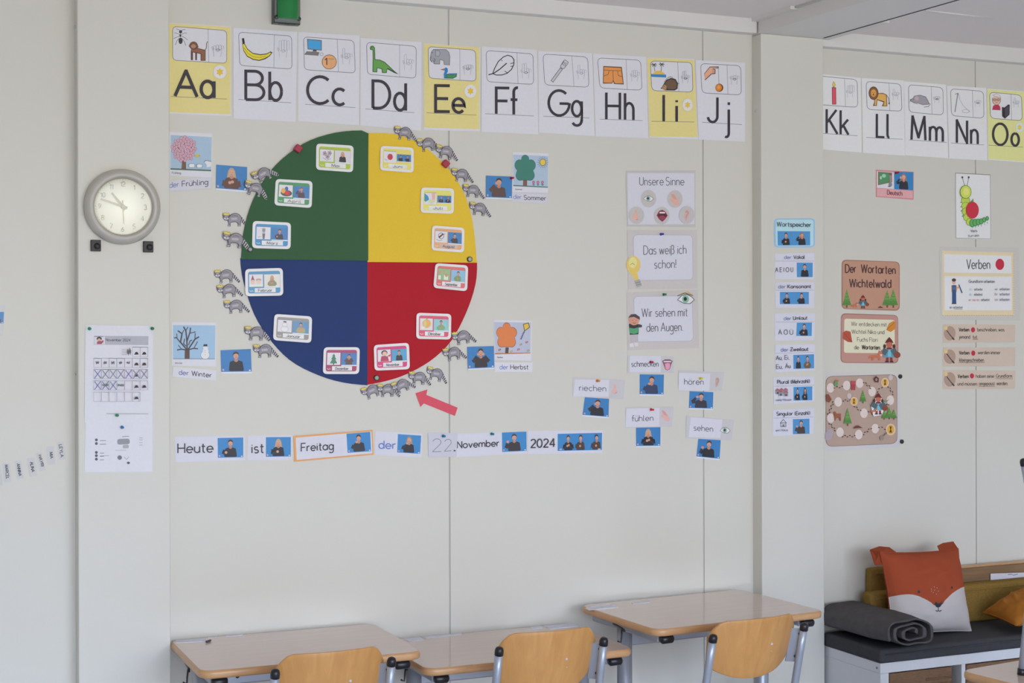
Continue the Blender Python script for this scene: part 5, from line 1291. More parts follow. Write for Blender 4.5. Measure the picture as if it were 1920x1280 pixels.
a = c.art(ZV); a.ell('c09a88', 108, 315, 15, 20); a.ell('4a3430', 108, 296, 18, 14); a.poly('b8784a', [(86, 342), (130, 340), (136, 365), (130, 400), (88, 400)]); a.poly('2f4a72', [(92, 340), (126, 340), (128, 495), (92, 495)]); a.poly('3f6088', [(98, 352), (120, 352), (122, 380), (98, 380)]); a.line('c09070', 2, [(128, 352), (145, 366), (155, 345)]); a.line('3a4a6a', 2.2, [(150, 335), (178, 408)]); a.poly('3a3038', [(90, 494), (128, 494), (130, 502), (88, 502)]); a.text('er arbeitet', (72, 540), (182, 540), 20, .7, '6a6870'); a.line('6a6870', .6, [(112, 546), (182, 548)]); a.done('workman_picture')
a = c.art(ZV); a.text('Grundform arbeiten', (236, 320), (456, 320), 24, .8, '5a5860')
for y, l, r_ in ((386, 'ich arbeite', 'wir arbeiten'), (430, 'du arbeitest', 'ihr arbeitet'), (476, 'er/sie', 'sie arbeiten')):
    if '/' in l: a.text('er sie es', (236, y), (326, y), 22, .7, 'b88a8a'); a.text('arbeitet', (342, y), (414, y), 22, .7, '77757f')
    else: a.text(l.split()[0], (240, y), (262, y), 22, .7, 'a0b0b8'); a.text(l.split()[1], (282, y), (352, y), 22, .7, '77757f')
    a.text(r_.split()[0], (458, y - 2), (484, y - 2), 22, .7, '9a8a90'); a.text(r_.split()[1], (500, y - 2), (586, y - 2), 22, .7, '77757f')
a.done('lettering')
for k, (ys, l1, l2, us, lab) in enumerate((((676, 830), [('Verben', 152, 238, 736), ('beschreiben, was', 310, 540, 736)], [('jemand', 152, 246, 798), ('tut.', 270, 312, 798)], [(268, 314, 806)], 'beige rule strip about Verben, topmost of three under the workman poster'),
                          ((872, 1034), [('Verben', 154, 240, 934), ('werden immer', 314, 506, 932)], [('kleingeschrieben.', 156, 370, 996)], [(152, 372, 1004)], 'beige rule strip about Verben, middle of three under the workman poster'),
                          ((1068, 1228), [('Verben', 142, 232, 1136), ('haben eine', 296, 450, 1134), ('Grundform', 470, 606, 1132)], [('und müssen', 140, 304, 1200), ('angepasst', 326, 456, 1198), ('werden.', 476, 570, 1196)], [(466, 612, 1142), (322, 460, 1208)], 'beige rule strip about Verben, lowest of three under the workman poster'))):
    y0_, y1_ = ys; q = [ZV(14, y0_), ZV(634, y0_ + 4), ZV(632, y1_), ZV(12, y1_ + 4)]
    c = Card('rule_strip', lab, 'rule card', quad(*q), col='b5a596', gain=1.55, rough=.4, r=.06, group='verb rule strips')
    ym = (y0_ + y1_) / 2
    a = c.art(ZV); a.ell('9a8274', 72, ym, 50, 62, n=26); a.ell('c4ae72', 40, ym - 45, 14, 18); a.line('3a3436', 1.6, [(46, ym - 25), (80, ym + 20), (112, ym + 55)]); a.poly('3a3436', [(92, ym + 30), (114, ym + 48), (108, ym + 60), (88, ym + 42)]); a.done('brush_picture')
    a = c.art(ZV)
    for t, xa, xb, y in l1 + l2: a.text(t, (xa, y), (xb, y), 30, .95 if t != 'Verben' else 1.2, '5f5450' if t != 'Verben' else '3f3638')
    for xa, xb, y in us: a.line('5f5450', .7, [(xa, y), (xb, y)])
    a.done('lettering')
    a = c.art(ZV); x = (272, 274, 263)[k]; a.ell('a8283c', x, ym - 30, 17, 22, n=20); a.done('red_dot')

# forest signs
ZG = zoom(1570, 480, 6.092)


def fir_tree(a, x, y, w, h, trunk=True):
    if trunk: a.poly('6a4a3a', [(x - .1 * w, y), (x + .1 * w, y), (x + .08 * w, y + .16 * h), (x - .08 * w, y + .16 * h)])
    for k, (t, g) in enumerate(((1., '4f7a3c'), (.72, '5f8a44'), (.46, '587f40'))):
        a.poly(g, [(x, y - h), (x + w * .5 * t, y - h * (1 - t)), (x - w * .5 * t, y - h * (1 - t))]) if k < 2 else None
    a.last = None
    for k in range(4): a.line('3f6a34', .7, [(x - w * (.12 + .09 * k), y - h * (.75 - .2 * k)), (x, y - h * (.71 - .2 * k)), (x + w * (.12 + .09 * k), y - h * (.75 - .2 * k))])


def forest_girl(a, x, y, s):
    """child in a blue dress with a pointed cap"""
    o = lambda pts: [(x + p * s, y + q * s) for p, q in pts]
    a.poly('7a3438', o([(-.2, .72), (-.04, .72), (-.05, 1), (-.22, 1)])); a.poly('7a3438', o([(.04, .72), (.2, .72), (.22, 1), (.05, 1)])); a.poly('2f2428', o([(-.26, .94), (-.03, .94), (-.03, 1.02), (-.26, 1.02)])); a.poly('2f2428', o([(.03, .94), (.26, .94), (.26, 1.02), (.03, 1.02)]))
    a.poly('4a8a9c', o([(-.18, .1), (.18, .1), (.38, .7), (-.38, .7)])); a.poly('6aa6b8', o([(-.08, .2), (.1, .2), (.12, .66), (-.1, .66)])); a.line('4a5a60', 1.6 * s / 30 + .6, o([(-.2, .18), (-.4, .5)])); a.line('4a5a60', 1.6 * s / 30 + .6, o([(.2, .18), (.42, .5)]))
    a.ell('7a4030', x + .5 * s, y + .55 * s, .22 * s, .2 * s); a.ell('a8604a', x, y - .12 * s, .2 * s, .22 * s); a.poly('5f2428', o([(-.28, -.2), (-.16, -.42), (0, -.6), (.16, -.42), (.28, -.2), (0, -.28)])); a.ell('4a2a24', x - .3 * s, y, .09 * s, .14 * s); a.ell('4a2a24', x + .3 * s, y, .09 * s, .14 * s); a.poly('6a2a30', o([(-.2, .08), (.2, .08), (.14, .2), (-.14, .2)]))


def small_fox(a, x, y, s):
    o = lambda pts: [(x + p * s, y + q * s) for p, q in pts]
    a.poly('b0664a', o([(-.6, -.1), (.3, -.15), (.35, .5), (.15, .5), (.1, .2), (-.35, .2), (-.4, .5), (-.6, .5)])); a.poly('b0664a', o([(.1, -.1), (.2, -.7), (.36, -.45), (.5, -.7), (.62, -.1), (.4, .1)])); a.poly('d8c8c0', o([(.3, -.2), (.6, -.18), (.44, .08)])); a.ell('b0664a', x - .75 * s, y + .1 * s, .28 * s, .14 * s, -30)


BR = 'a9806c'
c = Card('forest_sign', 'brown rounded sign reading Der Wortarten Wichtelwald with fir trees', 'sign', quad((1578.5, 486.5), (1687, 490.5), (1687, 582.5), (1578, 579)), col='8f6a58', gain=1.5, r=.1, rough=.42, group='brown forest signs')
a = c.art(ZG); a.rpoly(BR, [(62, 52), (704, 70), (704, 610), (60, 600)], .1); a.done('printed_field')
a = c.art(ZG)
for t, x0, x1, y0_, y1_ in (('Der', 92, 212, 188, 186), ('Wortarten', 274, 662, 186, 204), ('Wichtelwald', 140, 612, 352, 360)): a.text(t, (x0, y0_), (x1, y1_), 92, 2.1, '4a3230')
a.done('lettering')
a = c.art(ZG); fir_tree(a, 108, 560, 100, 185); a.done('tree_print'); a = c.art(ZG); fir_tree(a, 570, 560, 110, 175); fir_tree(a, 640, 560, 105, 190); a.done('tree_print'); a = c.art(ZG); forest_girl(a, 294, 500, 95); a.done('girl_print'); a = c.art(ZG); small_fox(a, 206, 560, 50); a.done('fox_print'); a = c.art(ZG); a.poly('5a3a34', [(462, 592), (490, 570), (530, 592)]); a.done('forest_print')
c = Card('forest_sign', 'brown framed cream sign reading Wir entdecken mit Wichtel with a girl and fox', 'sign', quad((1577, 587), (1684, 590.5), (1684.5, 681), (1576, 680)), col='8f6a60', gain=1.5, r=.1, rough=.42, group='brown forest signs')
a = c.art(ZG); a.rpoly('a97f74', [(48, 664), (690, 680), (690, 1214), (46, 1212)], .1); a.rpoly('c6c2aa', [(80, 714), (654, 728), (656, 1110), (76, 1104)], .07); a.done('printed_field')
a = c.art(ZG)
for t, x0, x1, y0_, y1_ in (('Wir entdecken mit', 160, 562, 795, 805), ('Wichtel Niko und', 164, 536, 884, 890), ('Fuchs Flori', 228, 458, 974, 978), ('die', 194, 246, 1062, 1064)): a.text(t, (x0, y0_), (x1, y1_), 46, .95, '6f685c')
a.text('Wortarten.', (282, 1062), (492, 1066), 46, 1.5, '3f3832'); a.done('lettering')
a = c.art(ZG); a.poly('a04a38', [(64, 870), (100, 850), (150, 862), (160, 920), (172, 984), (120, 980), (60, 940)]); a.line('7a3428', .8, [(80, 880), (165, 978)]); a.done('leaf_print'); a = c.art(ZG); a.poly('b8782c', [(560, 842), (590, 770), (640, 740), (668, 760), (660, 830), (610, 866)]); a.line('8a5420', .8, [(562, 842), (655, 755)]); a.done('leaf_print'); a = c.art(ZG); forest_girl(a, 594, 1030, 178); a.done('girl_print'); a = c.art(ZG); small_fox(a, 455, 1140, 100); a.done('forest_print')

ZBG = zoom(1540, 690, 8)
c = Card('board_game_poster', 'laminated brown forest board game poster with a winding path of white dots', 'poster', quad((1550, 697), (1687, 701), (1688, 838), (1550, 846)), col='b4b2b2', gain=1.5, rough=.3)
a = c.art(ZBG); a.rpoly('6f5a50', [(66, 120), (1138, 92), (1142, 1132), (68, 1180)], .1); a.rpoly('9f897c', [(72, 126), (1132, 99), (1136, 1126), (74, 1173)], .1)
dots = [(138, 295), (380, 260), (575, 225), (762, 350), (1035, 480), (640, 675), (253, 505), (142, 750), (280, 960), (562, 995), (808, 905)]
a.done('game_board')
a = c.art(ZBG)
a.done('game_marking')
for x, y in dots: a = c.art(ZBG); a.ell('c4b6b0', x, y, 56, 72, n=22); a.done('path_dot')
a = c.art(ZBG)
for x, y in ((418, 415), (1040, 140)): a.ell('b4a6a4', x, y, 32, 42, n=14)
a.ell('9a8e96', 115, 1000, 55, 90, 20)
for x, y, s in ((955, 215, 1), (490, 498, .95), (1040, 920, 1.25)): a.last = None; a.ell('cfae92', x, y, 58 * s, 70 * s); a.last = None; a.ell('c4973c', x, y, 42 * s, 55 * s); a.poly('4a3428', [(x - 14 * s, y - 38 * s), (x + 14 * s, y - 38 * s), (x + 5 * s, y), (x + 16 * s, y + 36 * s), (x - 16 * s, y + 36 * s), (x - 5 * s, y)])
a.done('dot_print')
a = c.art(ZBG)
for p, q in (((195, 290), (315, 280)), ((640, 210), (740, 295)), ((840, 350), (905, 285)), ((1010, 280), (1080, 390)), ((330, 485), (430, 485)), ((500, 570), (585, 640)), ((710, 645), (765, 680)), ((180, 510), (105, 690)), ((125, 830), (210, 930)), ((320, 1020), (500, 1020)), ((630, 990), (745, 900)), ((865, 880), (955, 910)), ((970, 560), (1005, 540))):
    p, q = Vector(p), Vector(q); d = (q - p).normalized(); nn = Vector((-d.y, d.x)); m = max(2, int((q - p).length / 32))
    for k in range(m + 1):
        z = p.lerp(q, k / m); a.ell('46342f', z.x + nn.x * 9 * (-1) ** k, z.y + nn.y * 9 * (-1) ** k, 14, 7.5, math.degrees(math.atan2(d.y, d.x)), 8)
a.done('footprint_marking')
a = c.art(ZBG); fir_tree(a, 625, 500, 100, 175); a.done('tree_print'); a = c.art(ZBG); fir_tree(a, 395, 830, 125, 235); a.done('tree_print'); a = c.art(ZBG); fir_tree(a, 945, 750, 90, 130); fir_tree(a, 1020, 740, 110, 160); fir_tree(a, 1090, 750, 90, 140); a.done('tree_print'); a = c.art(ZBG)
a.poly('a8484c', [(445, 190), (515, 190), (512, 250), (508, 330), (488, 330), (480, 280), (470, 330), (450, 330), (448, 250)]); a.poly('9a3a44', [(445, 240), (512, 240), (508, 322), (490, 322), (480, 280), (470, 322), (450, 322)]); a.poly('5a8a58', [(195, 205), (250, 205), (246, 265), (198, 268)]); a.poly('a8664a', [(205, 180), (255, 175), (260, 200), (205, 205)]); a.poly('8a5238', [(190, 655), (215, 650), (225, 680), (295, 680), (295, 790), (275, 790), (270, 740), (225, 750), (215, 785), (200, 785)])
a.done('creature_print'); a = c.art(ZBG); a.poly('7a4434', [(75, 395), (110, 390), (155, 470), (120, 515), (75, 495)]); a.poly('5f3a34', [(475, 905), (510, 865), (555, 858), (620, 895)]); a.oline('5a2f30', 2.2, [(795, 165), (820, 130), (855, 155), (850, 205), (810, 200)]); a.poly('5a8a6a', [(945, 470), (975, 495), (1020, 460), (985, 505), (950, 505)]); a.line('7a6454', 1.6, [(985, 965), (925, 1025)]); a.ell('8a7a70', 910, 1045, 30, 35); a.done('forest_print')
a = c.art(ZBG); a.rpoly('d0c8c8', [(815, 420), (855, 385), (900, 410), (910, 490), (960, 560), (935, 630), (915, 700), (780, 725), (765, 660), (745, 570), (800, 510)], .3); forest_girl(a, 855, 490, 200); small_fox(a, 800, 640, 70); a.done('girl_cutout')
magnet(1687, 705.5, .0085, .007, '2f3034', 'black round magnet right of the board game poster, upper of two', group='black magnets beside the board game', rim='2a2b2e')
magnet(1690, 827.5, .0085, .007, '2f3034', 'black round magnet right of the board game poster, lower of two', group='black magnets beside the board game', rim='2a2b2e')

# ================================================================== GREEN LAMP HOUSING HIGH ON THE WALL
gl, gr_ = W(512, 30, -.02), W(561.5, 30, -.02); zb = W(535, 44.5, -.03).z; zt = zb + .20
g = thing('signal_lamp', 'green translucent lamp box with a black frame high on the wall', 'lamp', (gl.x * .5 + gr_.x * .5, 0, zb))
hw = (gr_.x - gl.x) / 2
M_GBLK = surf('lamp_frame_black', (.022, .026, .024), .3, vary=.1); M_GGRY = surf('lamp_frame_edge', (.16, .19, .18), .3, vary=.05)
M_GREEN = surf('lamp_lens_green', (.003, .22, .042), .12, spec=.6, vary=.15, nscale=30, bump=.08, bscale=120, coat=.4)
mb = MB(); P = rounded([(-hw, 0), (hw, 0), (hw, .2), (-hw, .2)], .012); mb.prism(P, 'y', 0, -.030, M_GBLK); mb.build('housing', g, bevel=.003)
mb = MB(); P1 = rounded([(-hw * .97, .003), (hw * .97, .003), (hw * .97, .197), (-hw * .97, .197)], .012); mb.prism(P1, 'y', -.030, -.036, M_GGRY)
for x in (-hw * .3, hw * .35): mb.box((x - .012, -.032, -.0015), (x + .012, -.012, .004), M_GBLK)
mb.build('front_rim', g, bevel=.002)
mb = MB(); n = 10
xsn = [(-hw * .80) + (1.62 * hw) * k / n for k in range(n + 1)]
prof = [(x, -.036 - .022 * math.sqrt(max(0, 1 - ((x - 0) / (hw * .84)) ** 2))) for x in xsn]
vs = [(x, y, .014) for x, y in prof] + [(x, y, .19) for x, y in prof]; k = n + 1
mb.add(vs, [(i, i + 1, k + i + 1, k + i) for i in range(n)], M_GREEN, True)
mb.add([(x, y, .014) for x, y in prof] + [(x, -.036, .014) for x, y in prof], [(i + 1, i, k + i, k + i + 1) for i in range(n)], M_GREEN)
mb.build('lens', g)
for sx in (-1, 1):
    mb = MB(); mb.lathe([(.007, -.034), (.007, -.040), (.005, -.041)], (sx * hw * .84, 0, .018), M_GBLK, n=14); mb.build('corner_screw', g)

# ================================================================== FURNITURE MATERIALS
def wood(name, c1, c2, rough=.35, axis=(1, 1, 1), scale=3.0, coat=0.):
    if name in _mats: return _mats[name]
    m = bpy.data.materials.new(name); m.use_nodes = True; nt = m.node_tree; b = nt.nodes['Principled BSDF']
    co = nt.nodes.new('ShaderNodeTexCoord'); mp = nt.nodes.new('ShaderNodeMapping'); mp.inputs['Scale'].default_value = axis
    t = nt.nodes.new('ShaderNodeTexNoise'); t.inputs['Scale'].default_value = scale; t.inputs['Detail'].default_value = 6; t.inputs['Roughness'].default_value = .6; t.inputs['Distortion'].default_value = .4
    r = nt.nodes.new('ShaderNodeValToRGB'); r.color_ramp.elements[0].position = .3; r.color_ramp.elements[0].color = (*c1, 1); r.color_ramp.elements[1].position = .7; r.color_ramp.elements[1].color = (*c2, 1)
    for a_, b_ in ((co.outputs['Object'], mp.inputs['Vector']), (mp.outputs['Vector'], t.inputs['Vector']), (t.outputs['Fac'], r.inputs['Fac']), (r.outputs['Color'], b.inputs['Base Color'])): nt.links.new(a_, b_)
    b.inputs['Roughness'].default_value = rough; b.inputs['Coat Weight'].default_value = coat; b.inputs['Coat Roughness'].default_value = .2
    _mats[name] = m; return m


M_LAM = wood('desk_laminate_beech', (.70, .56, .475), (.74, .59, .50), .09, (1.2, 14, 10), 4)
M_EDGE = wood('desk_edge_beech', (.56, .31, .14), (.64, .36, .17), .3, (3, 3, 20), 6)
M_PLY = wood('chair_beech_plywood', (.56, .265, .075), (.66, .335, .105), .33, (14, 14, 1.2), 3.0, .15)
M_STEEL = surf('grey_steel_paint', (.40, .43, .49), .32, metal=.35, spec=.5, bump=.01, bscale=200, vary=.02)
M_BLKP = surf('black_plastic', (.014, .014, .018), .32, vary=.1)
M_PAPER = ink('c8c8d2', 1.25)


def rect_outline(w, d, r, n=6):
    o = []
    for cx, cy, a in ((w / 2 - r, d / 2 - r, 0), (-w / 2 + r, d / 2 - r, 90), (-w / 2 + r, -d / 2 + r, 180), (w / 2 - r, -d / 2 + r, 270)):
        o += [(cx + r * math.cos(math.radians(a + 90 * k / n)), cy + r * math.sin(math.radians(a + 90 * k / n))) for k in range(n + 1)]
    return o


def desk(label, x, y, z, w, d, rz, hook=True, group='school desks along the wall'):
    t = thing('school_desk', label, 'desk', (x, y, 0), group, math.radians(rz))
    mb = MB(); rings = []
    for inset, dz in ((.007, 0), (.0025, -.0022), (0, -.007), (0, -.018), (.003, -.023), (.008, -.025)):
        rings.append([(px, py, z + dz) for px, py in rect_outline(w - 2 * inset, d - 2 * inset, .045 - inset)])
    n = len(rings[0])
    mb.add(rings[0], [tuple(range(n))], M_LAM)
    vs = [v for r in rings for v in r]
    mb.add(vs, [(i * n + k, i * n + (k + 1) % n, (i + 1) * n + (k + 1) % n, (i + 1) * n + k) for i in range(5) for k in range(n)], M_EDGE, True)
    mb.add(rings[-1], [tuple(reversed(range(n)))], M_EDGE)
    mb.build('desktop', t, fixn=False)
    zt = z - .025; cx = w / 2 - .062; cyl = .04
    for s in (-1, 1):
        mb = MB(); mb.box((s * cx - .022, -d / 2 + .05, zt - .03), (s * cx + .022, d / 2 - .03, zt), M_STEEL); mb.build('side_rail', t, bevel=.005)
        mb = MB(); mb.tube([(s * cx, cyl, .03), (s * cx, cyl, zt - .02)], .026, M_STEEL, 24); mb.build('leg', t)
        mb = MB(); mb.prism([(-d / 2 + .02, 0), (d / 2 - .02, 0), (d / 2 - .02, .018), (cyl + .05, .045), (cyl - .05, .045), (-d / 2 + .02, .018)], 'x', s * cx - .025, s * cx + .025, M_STEEL); mb.build('foot', t, bevel=.006)
        mb = MB(); mb.tube([(s * cx - .024, -d / 2 + .028, zt - .015), (s * cx - .018, -d / 2 + .028, zt - .015), (s * cx + .018, -d / 2 + .028, zt - .015), (s * cx + .024, -d / 2 + .028, zt - .015)], [.009, .0145, .0145, .009], M_BLKP, 16); mb.build('height_knob', t)
    mb = MB(); mb.box((-cx, cyl - .014, zt - .085), (cx, cyl + .014, zt - .03), M_STEEL)
    o = mb.build('crossbar', t, bevel=.004)
    for xx in (-cx + .11, cx - .11):
        mb = MB(); mb.lathe([(.006, -.014), (.006, -.0165), (.003, -.017)], (xx, cyl, zt - .06), M_BLKP, 'y', 12); mb.build('bolt', o)
    if hook:
        mb = MB(); mb.tube([(-w / 2 + .012, .03, zt - .004), (-w / 2 + .010, -.03, zt - .010), (-w / 2 + .006, -.05, zt - .014)], .004, M_BLKP, 8); mb.tube([(-w / 2 + .008, -.03, zt - .01), (-w / 2 + .004, -.035, zt - .035), (-w / 2 + .004, -.03, zt - .055), (-w / 2 - .008, -.03, zt - .05)], .003, M_BLKP, 8); mb.build('bag_hook', t)
    return t


desk('wooden topped school desk nearest the clock, leftmost of three', 1.349, -.268, .7215, .692, .490, -.8)
desk('lower wooden topped school desk in the middle of three', 2.071, -.268, .662, .735, .478, -.4)
desk('tall wooden topped school desk in front of the right post', 2.808, -.305, .733, .704, .505, 3.6)
desk('wooden topped table at the lower right corner carrying a small chair', 3.397, -1.600, .72, .70, .50, 7.5, hook=False, group='school desks along the wall')


def chair(label, x, y, rz, z=0, s=1., group='wooden school chairs'):
    t = thing('school_chair', label, 'chair', (x, y, z), group, math.radians(rz)); t.scale = s if isinstance(s, tuple) else (s, s, s)
    # curved plywood back: rows from top to bottom, columns across
    zt, hh, tilt = .800, .205, math.radians(13)
    NU, NV = 22, 14

    def bp(u, v, off):          # u -1..1 , v 0 top .. 1 bottom
        half = .166 - .010 * v
        # outline: rounded upper corners, bowed lower edge
        topz = -.050 * max(0, (abs(u) - .70) / .30) ** 2.2 - .004 * u * u
        botz = -hh + .050 * abs(u) ** 2.4
        zz = topz + (botz - topz) * v
        xx = half * u
        if v > .75 and abs(u) > .9: xx *= 1 - .02 * (v - .75)
        yy = .055 * (u * u) * .9 - off + .012 * (v - .35) ** 2
        y_ = -.200 + yy - math.sin(tilt) * (zz) * -1 * -1
        return (xx, -.205 + yy + math.tan(tilt) * (-zz), zt + zz)
    F_, B_ = [], []
    for j in range(NV + 1):
        for i in range(NU + 1):
            u = -1 + 2 * i / NU; v = j / NV
            F_.append(bp(u, v, -.0045)); B_.append(bp(u, v, .0045))
    mb = MB(); n1 = NU + 1; N = len(F_)
    fs = []
    for j in range(NV):
        for i in range(NU):
            a = j * n1 + i; fs += [(a, a + 1, a + n1 + 1, a + n1), (N + a + 1, N + a, N + a + n1, N + a + n1 + 1)]
    rim = [i for i in range(n1)] + [j * n1 + NU for j in range(1, NV + 1)] + [NV * n1 + i for i in range(NU - 1, -1, -1)] + [j * n1 for j in range(NV - 1, 0, -1)]
    k = len(rim)
    fs2 = [(rim[i], rim[(i + 1) % k], N + rim[(i + 1) % k], N + rim[i]) for i in range(k)]
    mb.add(F_ + B_, fs + fs2, M_PLY, True); o = mb.build('backrest', t, bevel=.002)
    for sx in ((.05, .705), (.055, .678)):
        mb = MB(); p = bp(sx[0] / .165, (zt - sx[1]) / hh, .0048); mb.lathe([(.0042, .001), (.0042, -.0006), (.002, -.0009)], p, surf('chip_filler', (.62, .56, .55), .6) if sx[1] > .7 else M_EDGE, 'y', 12); mb.build('screw_plug', o)
    # seat
    mb = MB(); vs = []; n = 16
    for (zo) in (.0055, -.0055):
        for j in range(n + 1):
            for i in range(n + 1):
                u, v = -1 + 2 * i / n, -1 + 2 * j / n
                rx = u * math.sqrt(1 - .20 * v * v); ry = v * math.sqrt(1 - .20 * u * u)
                vs.append((.205 * rx, .01 + .20 * ry, .452 + zo - .012 * (1 - u * u) * (1 - .5 * v) - .022 * max(0, v - .5) ** 2 * 4))
    n1 = n + 1; N = n1 * n1; fs = []
    for j in range(n):
        for i in range(n):
            a = j * n1 + i; fs += [(a, a + 1, a + n1 + 1, a + n1), (N + a + 1, N + a, N + a + n1, N + a + n1 + 1)]
    rim = [i for i in range(n1)] + [j * n1 + n for j in range(1, n + 1)] + [n * n1 + i for i in range(n - 1, -1, -1)] + [j * n1 for j in range(n - 1, 0, -1)]; k = len(rim)
    mb.add(vs, fs + [(rim[i], rim[(i + 1) % k], N + rim[(i + 1) % k], N + rim[i]) for i in range(k)], M_PLY, True); mb.build('seat', t)
    for sx in (-1, 1):
        X0 = sx * .175
        mb = MB(); mb.tube([(X0, -.184, .746), (X0, -.163, .66), (X0, -.137, .55), (X0, -.125, .48), (X0, -.130, .43), (X0, -.155, .30), (X0 * 1.02, -.194, .012)], .0125, M_STEEL, 14)
        leg = mb.build('rear_leg', t)
        mb = MB(); mb.tube([(X0, -.182, .738), (X0, -.1855, .752), (X0, -.1872, .760), (X0, -.188, .763)], [.0138, .0138, .011, .005], M_BLKP, 14); mb.build('end_cap', leg)
        mb = MB(); mb.tube([(X0 * 1.02, -.1932, .022), (X0 * 1.02, -.195, 0)], .0148, M_BLKP, 12); mb.build('floor_glide', leg)
        mb = MB(); mb.tube([(X0, -.135, .425), (X0, .0, .428), (X0, .13, .43), (X0, .155, .418), (X0, .165, .39), (X0 * 1.02, .19, .012)], .0125, M_STEEL, 14); leg = mb.build('front_leg', t)
        mb = MB(); mb.tube([(X0 * 1.02, .1895, .022), (X0 * 1.02, .191, 0)], .0148, M_BLKP, 12); mb.build('floor_glide', leg)
        mb = MB()
        for dz in (0,):
            a = sx * .178; b = sx * .150
            P = [(a, -.176, .742), (b, -.150, .742), (b, -.118, .625), (a, -.148, .625)]
            mb.add(P + [(p[0], p[1] - .003, p[2] - .0006) for p in P], [(0, 1, 2, 3), (7, 6, 5, 4), (0, 4, 5, 1), (1, 5, 6, 2), (2, 6, 7, 3), (3, 7, 4, 0)], M_STEEL)
        pl = mb.build('back_bracket', t)
        for zz, yy in ((.725, -.163), (.645, -.140)):
            m2 = MB(); m2.lathe([(.004, -.008), (.004, -.011), (.002, -.0118)], (sx * .166, yy, zz), M_BLKP, 'y', 10); m2.build('bolt', pl)
    for yy, zz in ((-.13, .427), (.12, .429)):
        mb = MB(); mb.tube([(-.184, yy, zz), (.184, yy, zz)], .010, M_STEEL, 12); mb.build('seat_rail', t)
    return t


chair('wooden chair at the desk nearest the clock, leftmost of three', 1.330, -.550, 1.5)
chair('wooden chair at the lower middle desk', 2.030, -.548, -1.0)
chair('wooden chair with a white speck at the tall right desk', 2.738, -.572, 5.5, s=(1.06, 1, .98))
chair('small wooden chair standing on the table at the right picture edge', 3.316, -1.652, -85, z=.7203, s=.815)

# papers on the desks
DZ = {1: .7216, 2: .6621, 3: .7331}
for d, q, lab in ((1, ((326.8, 1199.2), (386, 1196.5), (385.3, 1202.7), (330.4, 1205)), 'white name strip at the back left of the leftmost desk'),
                  (1, ((388, 1193.4), (405, 1192.2), (406, 1195.2), (390, 1196.4)), 'small white label right of the name strip on the leftmost desk'),
                  (1, ((422.5, 1190.4), (455, 1188.2), (455, 1191), (422.5, 1193.2)), 'narrow white label along the back edge of the leftmost desk'),
                  (2, ((757, 1198), (788, 1194.6), (796, 1199.7), (767.5, 1203)), 'white label at the left end of the lower middle desk'),
                  (2, ((790, 1193.6), (865, 1186.8), (866, 1189.8), (800, 1196.6)), 'long white strip along the back edge of the lower middle desk'),
                  (2, ((994, 1175.5), (1015, 1173.5), (1018, 1177), (998, 1179)), 'small white label at the back of the lower middle desk'),
                  (2, ((1019, 1172.8), (1073, 1168.3), (1090, 1173.5), (1032, 1179)), 'white paper sheet at the back right corner of the lower middle desk'),
                  (3, ((1096, 1139.8), (1154, 1134.4), (1159, 1138.6), (1104, 1144)), 'white name strip at the back left of the tall right desk'),
                  (3, ((1106, 1136.6), (1143, 1133.2), (1145, 1134.4), (1110, 1137.6)), 'narrow white strip behind the name strip on the tall right desk'),
                  (3, ((1184, 1130.2), (1218, 1127), (1219, 1129.5), (1187, 1132.6)), 'narrow white label at the back edge of the tall right desk')):
    P = [H(a, b, DZ[d]) for a, b in q]; P = [(p.x, min(p.y, -.03), DZ[d]) for p in P]
    c_ = Vector(P[0]).lerp(Vector(P[2]), .5)
    mb = MB(); mb.add(P + [(x, y, z + .0012) for x, y, z in P], [(3, 2, 1, 0), (4, 5, 6, 7), (0, 1, 5, 4), (1, 2, 6, 5), (2, 3, 7, 6), (3, 0, 4, 7)], M_PAPER)
    tag(mb.build('desk_label', None, c_), lab, 'paper label', 'paper labels on the desks')
a_, b_ = H(387, 1202.6, .7252), H(396, 1199.6, .7252)
mb = MB(); c_ = (a_ + b_) / 2; mb.tube([a_, a_.lerp(b_, .8), b_], [.0035, .0035, .0012], surf('pencil_dark', (.06, .05, .06), .4), 8); tag(mb.build('pencil', None, c_), 'short dark pencil stub by the name strip on the leftmost desk', 'pencil')

# ================================================================== BENCH CORNER
M_WHITE = surf('white_shelf_foil', (.70, .71, .73), .38, vary=.01)
M_PAD = surf('dark_grey_bench_fabric', (.062, .061, .066), .85, spec=.2, bump=.25, bscale=500, vary=.15, nscale=60)
M_BLANKET = surf('dark_grey_fleece', (.105, .097, .096), .95, spec=.12, bump=.35, bscale=350, vary=.2, nscale=40)
M_MUST = surf('mustard_corduroy', (.30, .185, .045), .9, spec=.15, bump=.5, bscale=420, vary=.35, nscale=160)
M_ORANGE = surf('orange_velvet', (.46, .17, .022), .8, spec=.2, bump=.15, bscale=120, vary=.15, nscale=25)
M_BASKET = surf('brown_felt_basket', (.26, .155, .09), .9, spec=.15, bump=.7, bscale=110, vary=.3, stretch=(.6, 1, 3), nscale=70)
M_BOARD = wood('oak_board', (.20, .115, .055), (.30, .18, .09), .5, (2, 10, 22), 3)
SX, SW, SY0, SY1, SZ = 3.514, 1.474, -.388, -.012, .490
sh = thing('cube_shelf', 'white low cube shelf used as a bench in the right bay', 'shelf', (SX + SW / 2, (SY0 + SY1) / 2, 0))


def lbox(name, a, b, mat, par, o, bev=.002):
    mb = MB(); mb.box(tuple(a[i] - o[i] for i in range(3)), tuple(b[i] - o[i] for i in range(3)), mat); return mb.build(name, par, bevel=bev)


